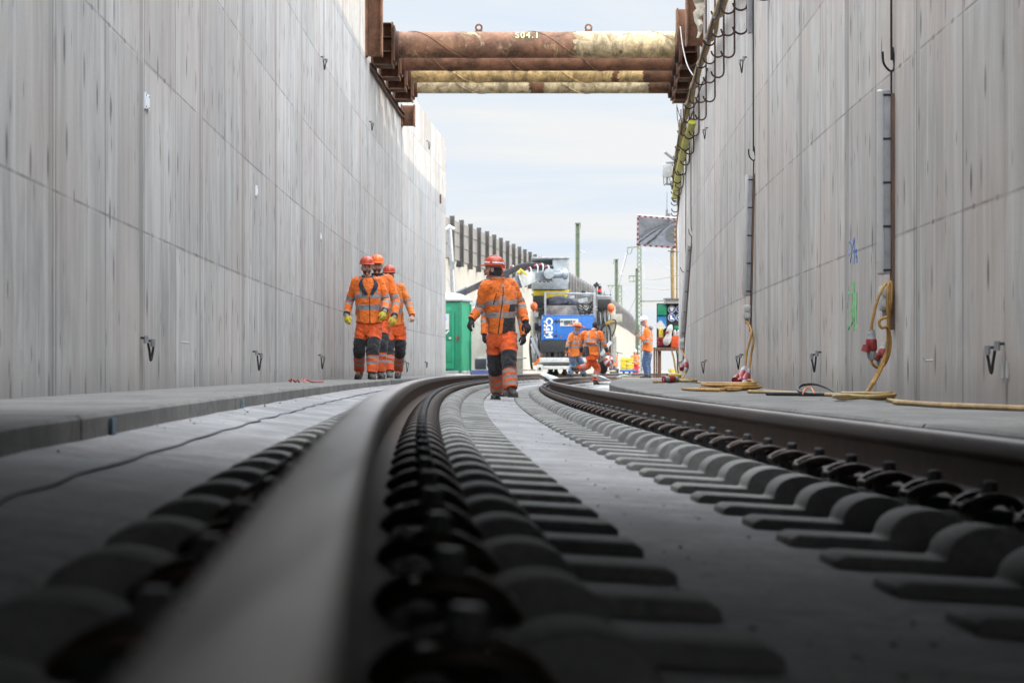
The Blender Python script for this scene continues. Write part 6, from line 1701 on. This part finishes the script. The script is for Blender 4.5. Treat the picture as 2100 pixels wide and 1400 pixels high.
for pts, lab in wires:
    b = MB(); b.tube(cr(pts, 5), .022, 0, 5); tag(b.build('overhead_wire', WIRE, loc=pts[0]), lab, 'wire', 'overhead wires')
# yellow crates on a blue trolley, shovel
D = 118
t = thing('trolley', W(1285, 770, D), 'blue trolley under the yellow crates at the far sunlit wall', 'trolley')
b = MB(); b.box(W(1288, 760, D), (.75, 1.0, .10)); b.build('deck', MT['blue'], t, bevel=.01)
for px in (1279, 1291):
    b = MB(); b.cyl(W(px, 767, D) - V((.05, 0, 0)), W(px, 767, D) + V((.05, 0, 0)), .12, 0, 14); b.build('wheel', MT['rubber'], t)
for k, (px, py, w_, h_, lab) in enumerate(((1280, 745, .32, .55, 'round-edged yellow canister on the blue trolley'), (1291, 739, .34, .22, 'upper yellow crate on the blue trolley'), (1291, 751, .36, .25, 'lower yellow crate on the blue trolley'))):
    b = MB(); c = W(px, py, D)
    b.box(c, (w_, .5, h_)); b.box(c + V((0, 0, h_ * .3)), (w_ * 1.06, .54, h_ * .14)); b.box(c - V((0, 0, h_ * .3)), (w_ * 1.05, .53, h_ * .10))
    tag(b.build('crate', MT['yellow'], loc=c - V((0, 0, h_ / 2)), bevel=.02), lab, 'crate')
b = MB(); b.tube([W(1267, 722, 115), W(1263, 756, 114.8)], .018, 0, 6); b.tube([W(1262, 722, 115), W(1277, 725, 115)], .018, 0, 6); b.prism([(-.14, 0), (.14, 0), (.12, -.22), (0, -.32), (-.12, -.22)], W(1263, 756, 114.8), X3, Z3, (0, .02, 0))
tag(b.build('shovel', MT['black'], loc=W(1263, 770, 114.8)), 'dark long-handled shovel standing left of the yellow crates', 'shovel')
b = MB(); c = W(1302, 773, 100); b.box(c, (.36, .3, .07)); b.box(c + V((0, 0, .06)), (.2, .2, .08)); b.tube([c + V((-.15, 0, .1)), c + V((-.25, -.3, .0)), c + V((-.35, -.5, -.05))], .03, 0, 6)
tag(b.build('tool_box', MT['black'], loc=c, bevel=.01), 'low black tool box on the ground before the man in red trousers', 'tool box')
# unseen deck, added behind and above the camera only to shade the foreground
mb = MB()
mb.box((.6, 2.0, 2.5), (7.4, 12.0, .5))
tag(mb.build('shade_deck', mat('shade_deck_surface', (.10, .097, .09), .8), bevel=.02), kind='structure')
# ------------------------------------------------------------------ light, sky, camera
AZ = 25.0      # sun stands behind the camera's right shoulder, this many degrees behind the +x axis
EL = 11.0
ZEN = 5.5
to_sun = V((math.cos(R(EL)) * math.cos(R(AZ)), -math.cos(R(EL)) * math.sin(R(AZ)), math.sin(R(EL))))
ld = bpy.data.lights.new('sun', 'SUN'); ld.energy = 2.6; ld.angle = R(.8); ld.color = (1, .86, .65)
lo = bpy.data.objects.new('sun', ld); COL.objects.link(lo); lo.rotation_euler = to_sun.to_track_quat('Z', 'Y').to_euler()
w = bpy.data.worlds.new('World'); sc.world = w; w.use_nodes = True
nt = w.node_tree; h = N(nt); bg = nt.nodes['Background']
sky = nt.nodes.new('ShaderNodeTexSky'); sky.sky_type = 'NISHITA'; sky.sun_disc = False
sky.sun_elevation = R(EL); sky.sun_rotation = math.atan2(to_sun.x, to_sun.y)
sky.air_density = 1.0; sky.dust_density = 1.5; sky.ozone_density = 1.5
co = nt.nodes.new('ShaderNodeTexCoord').outputs['Generated']
sep = nt.nodes.new('ShaderNodeSeparateXYZ'); h.link(co, sep.inputs[0])
# project directions on a cloud deck
zz = h.math('MAXIMUM', h.math('ADD', sep.outputs[2], .06), .03)
cv = nt.nodes.new('ShaderNodeCombineXYZ'); h.link(h.math('DIVIDE', sep.outputs[0], zz), cv.inputs[0]); h.link(h.math('DIVIDE', sep.outputs[1], zz), cv.inputs[1])
n1 = h.noise(h.vec(cv.outputs[0], (.55, .9, 1), (3.3, .4, 0), (0, 0, .5)), 1.0, 5, .6, .6)
n2 = h.noise(h.vec(cv.outputs[0], (.25, .35, 1), (1.0, 2.0, 0)), 1.0, 4, .5)
cl = h.ramp(h.math('ADD', h.math('MULTIPLY', n1, .55), h.math('MULTIPLY', n2, .45)), [(.42, .55), (.56, 1)])
low = h.ramp(sep.outputs[2], [(0.0, 1.0), (.11, 0.0)])
fac = h.math('MAXIMUM', h.math('MULTIPLY', cl, .95), h.math('MULTIPLY', low, .98))
# overcast decks are brighter towards the zenith
zen = h.math('ADD', 1.0, h.math('MULTIPLY', h.ramp(sep.outputs[2], [(.17, 0), (.62, 1)]), ZEN))
thin = h.mix(h.ramp(h.math('MAXIMUM', cl, low), [(.55, 0), (1.0, 1)]), (7.9, 8.95, 10.3, 1), (9.5, 9.62, 9.75, 1))
zc_ = h.n('ShaderNodeCombineXYZ')
for i_ in range(3): h.link(zen, zc_.inputs[i_])
cc = h.mix(1.0, thin, zc_.outputs[0], 'MULTIPLY')
skyc = h.mix(.92, sky.outputs[0], cc)
h.link(skyc, bg.inputs[0]); bg.inputs[1].default_value = .10
cam = bpy.data.cameras.new('camera'); co_ = bpy.data.objects.new('camera', cam); COL.objects.link(co_)
co_.location = (0, 0, CZ); co_.rotation_euler = (R(90), 0, 0)
cam.sensor_width = 36; cam.lens = F / 2100 * 36
cam.shift_y = (HY - 700) / 2100
cam.clip_start = .05; cam.clip_end = 9000
cam.dof.use_dof = True; cam.dof.focus_distance = 26; cam.dof.aperture_fstop = 6.7
sc.camera = co_
sc.view_settings.view_transform = 'Standard'; sc.view_settings.look = 'None'
sc.view_settings.exposure = 0.0; sc.view_settings.gamma = 1
bpy.context.view_layer.update()

c = sc.cycles
c.max_bounces = 6; c.diffuse_bounces = 4; c.glossy_bounces = 3; c.transmission_bounces = 2
c.caustics_reflective = False; c.caustics_refractive = False
c.use_adaptive_sampling = True; c.adaptive_threshold = .02
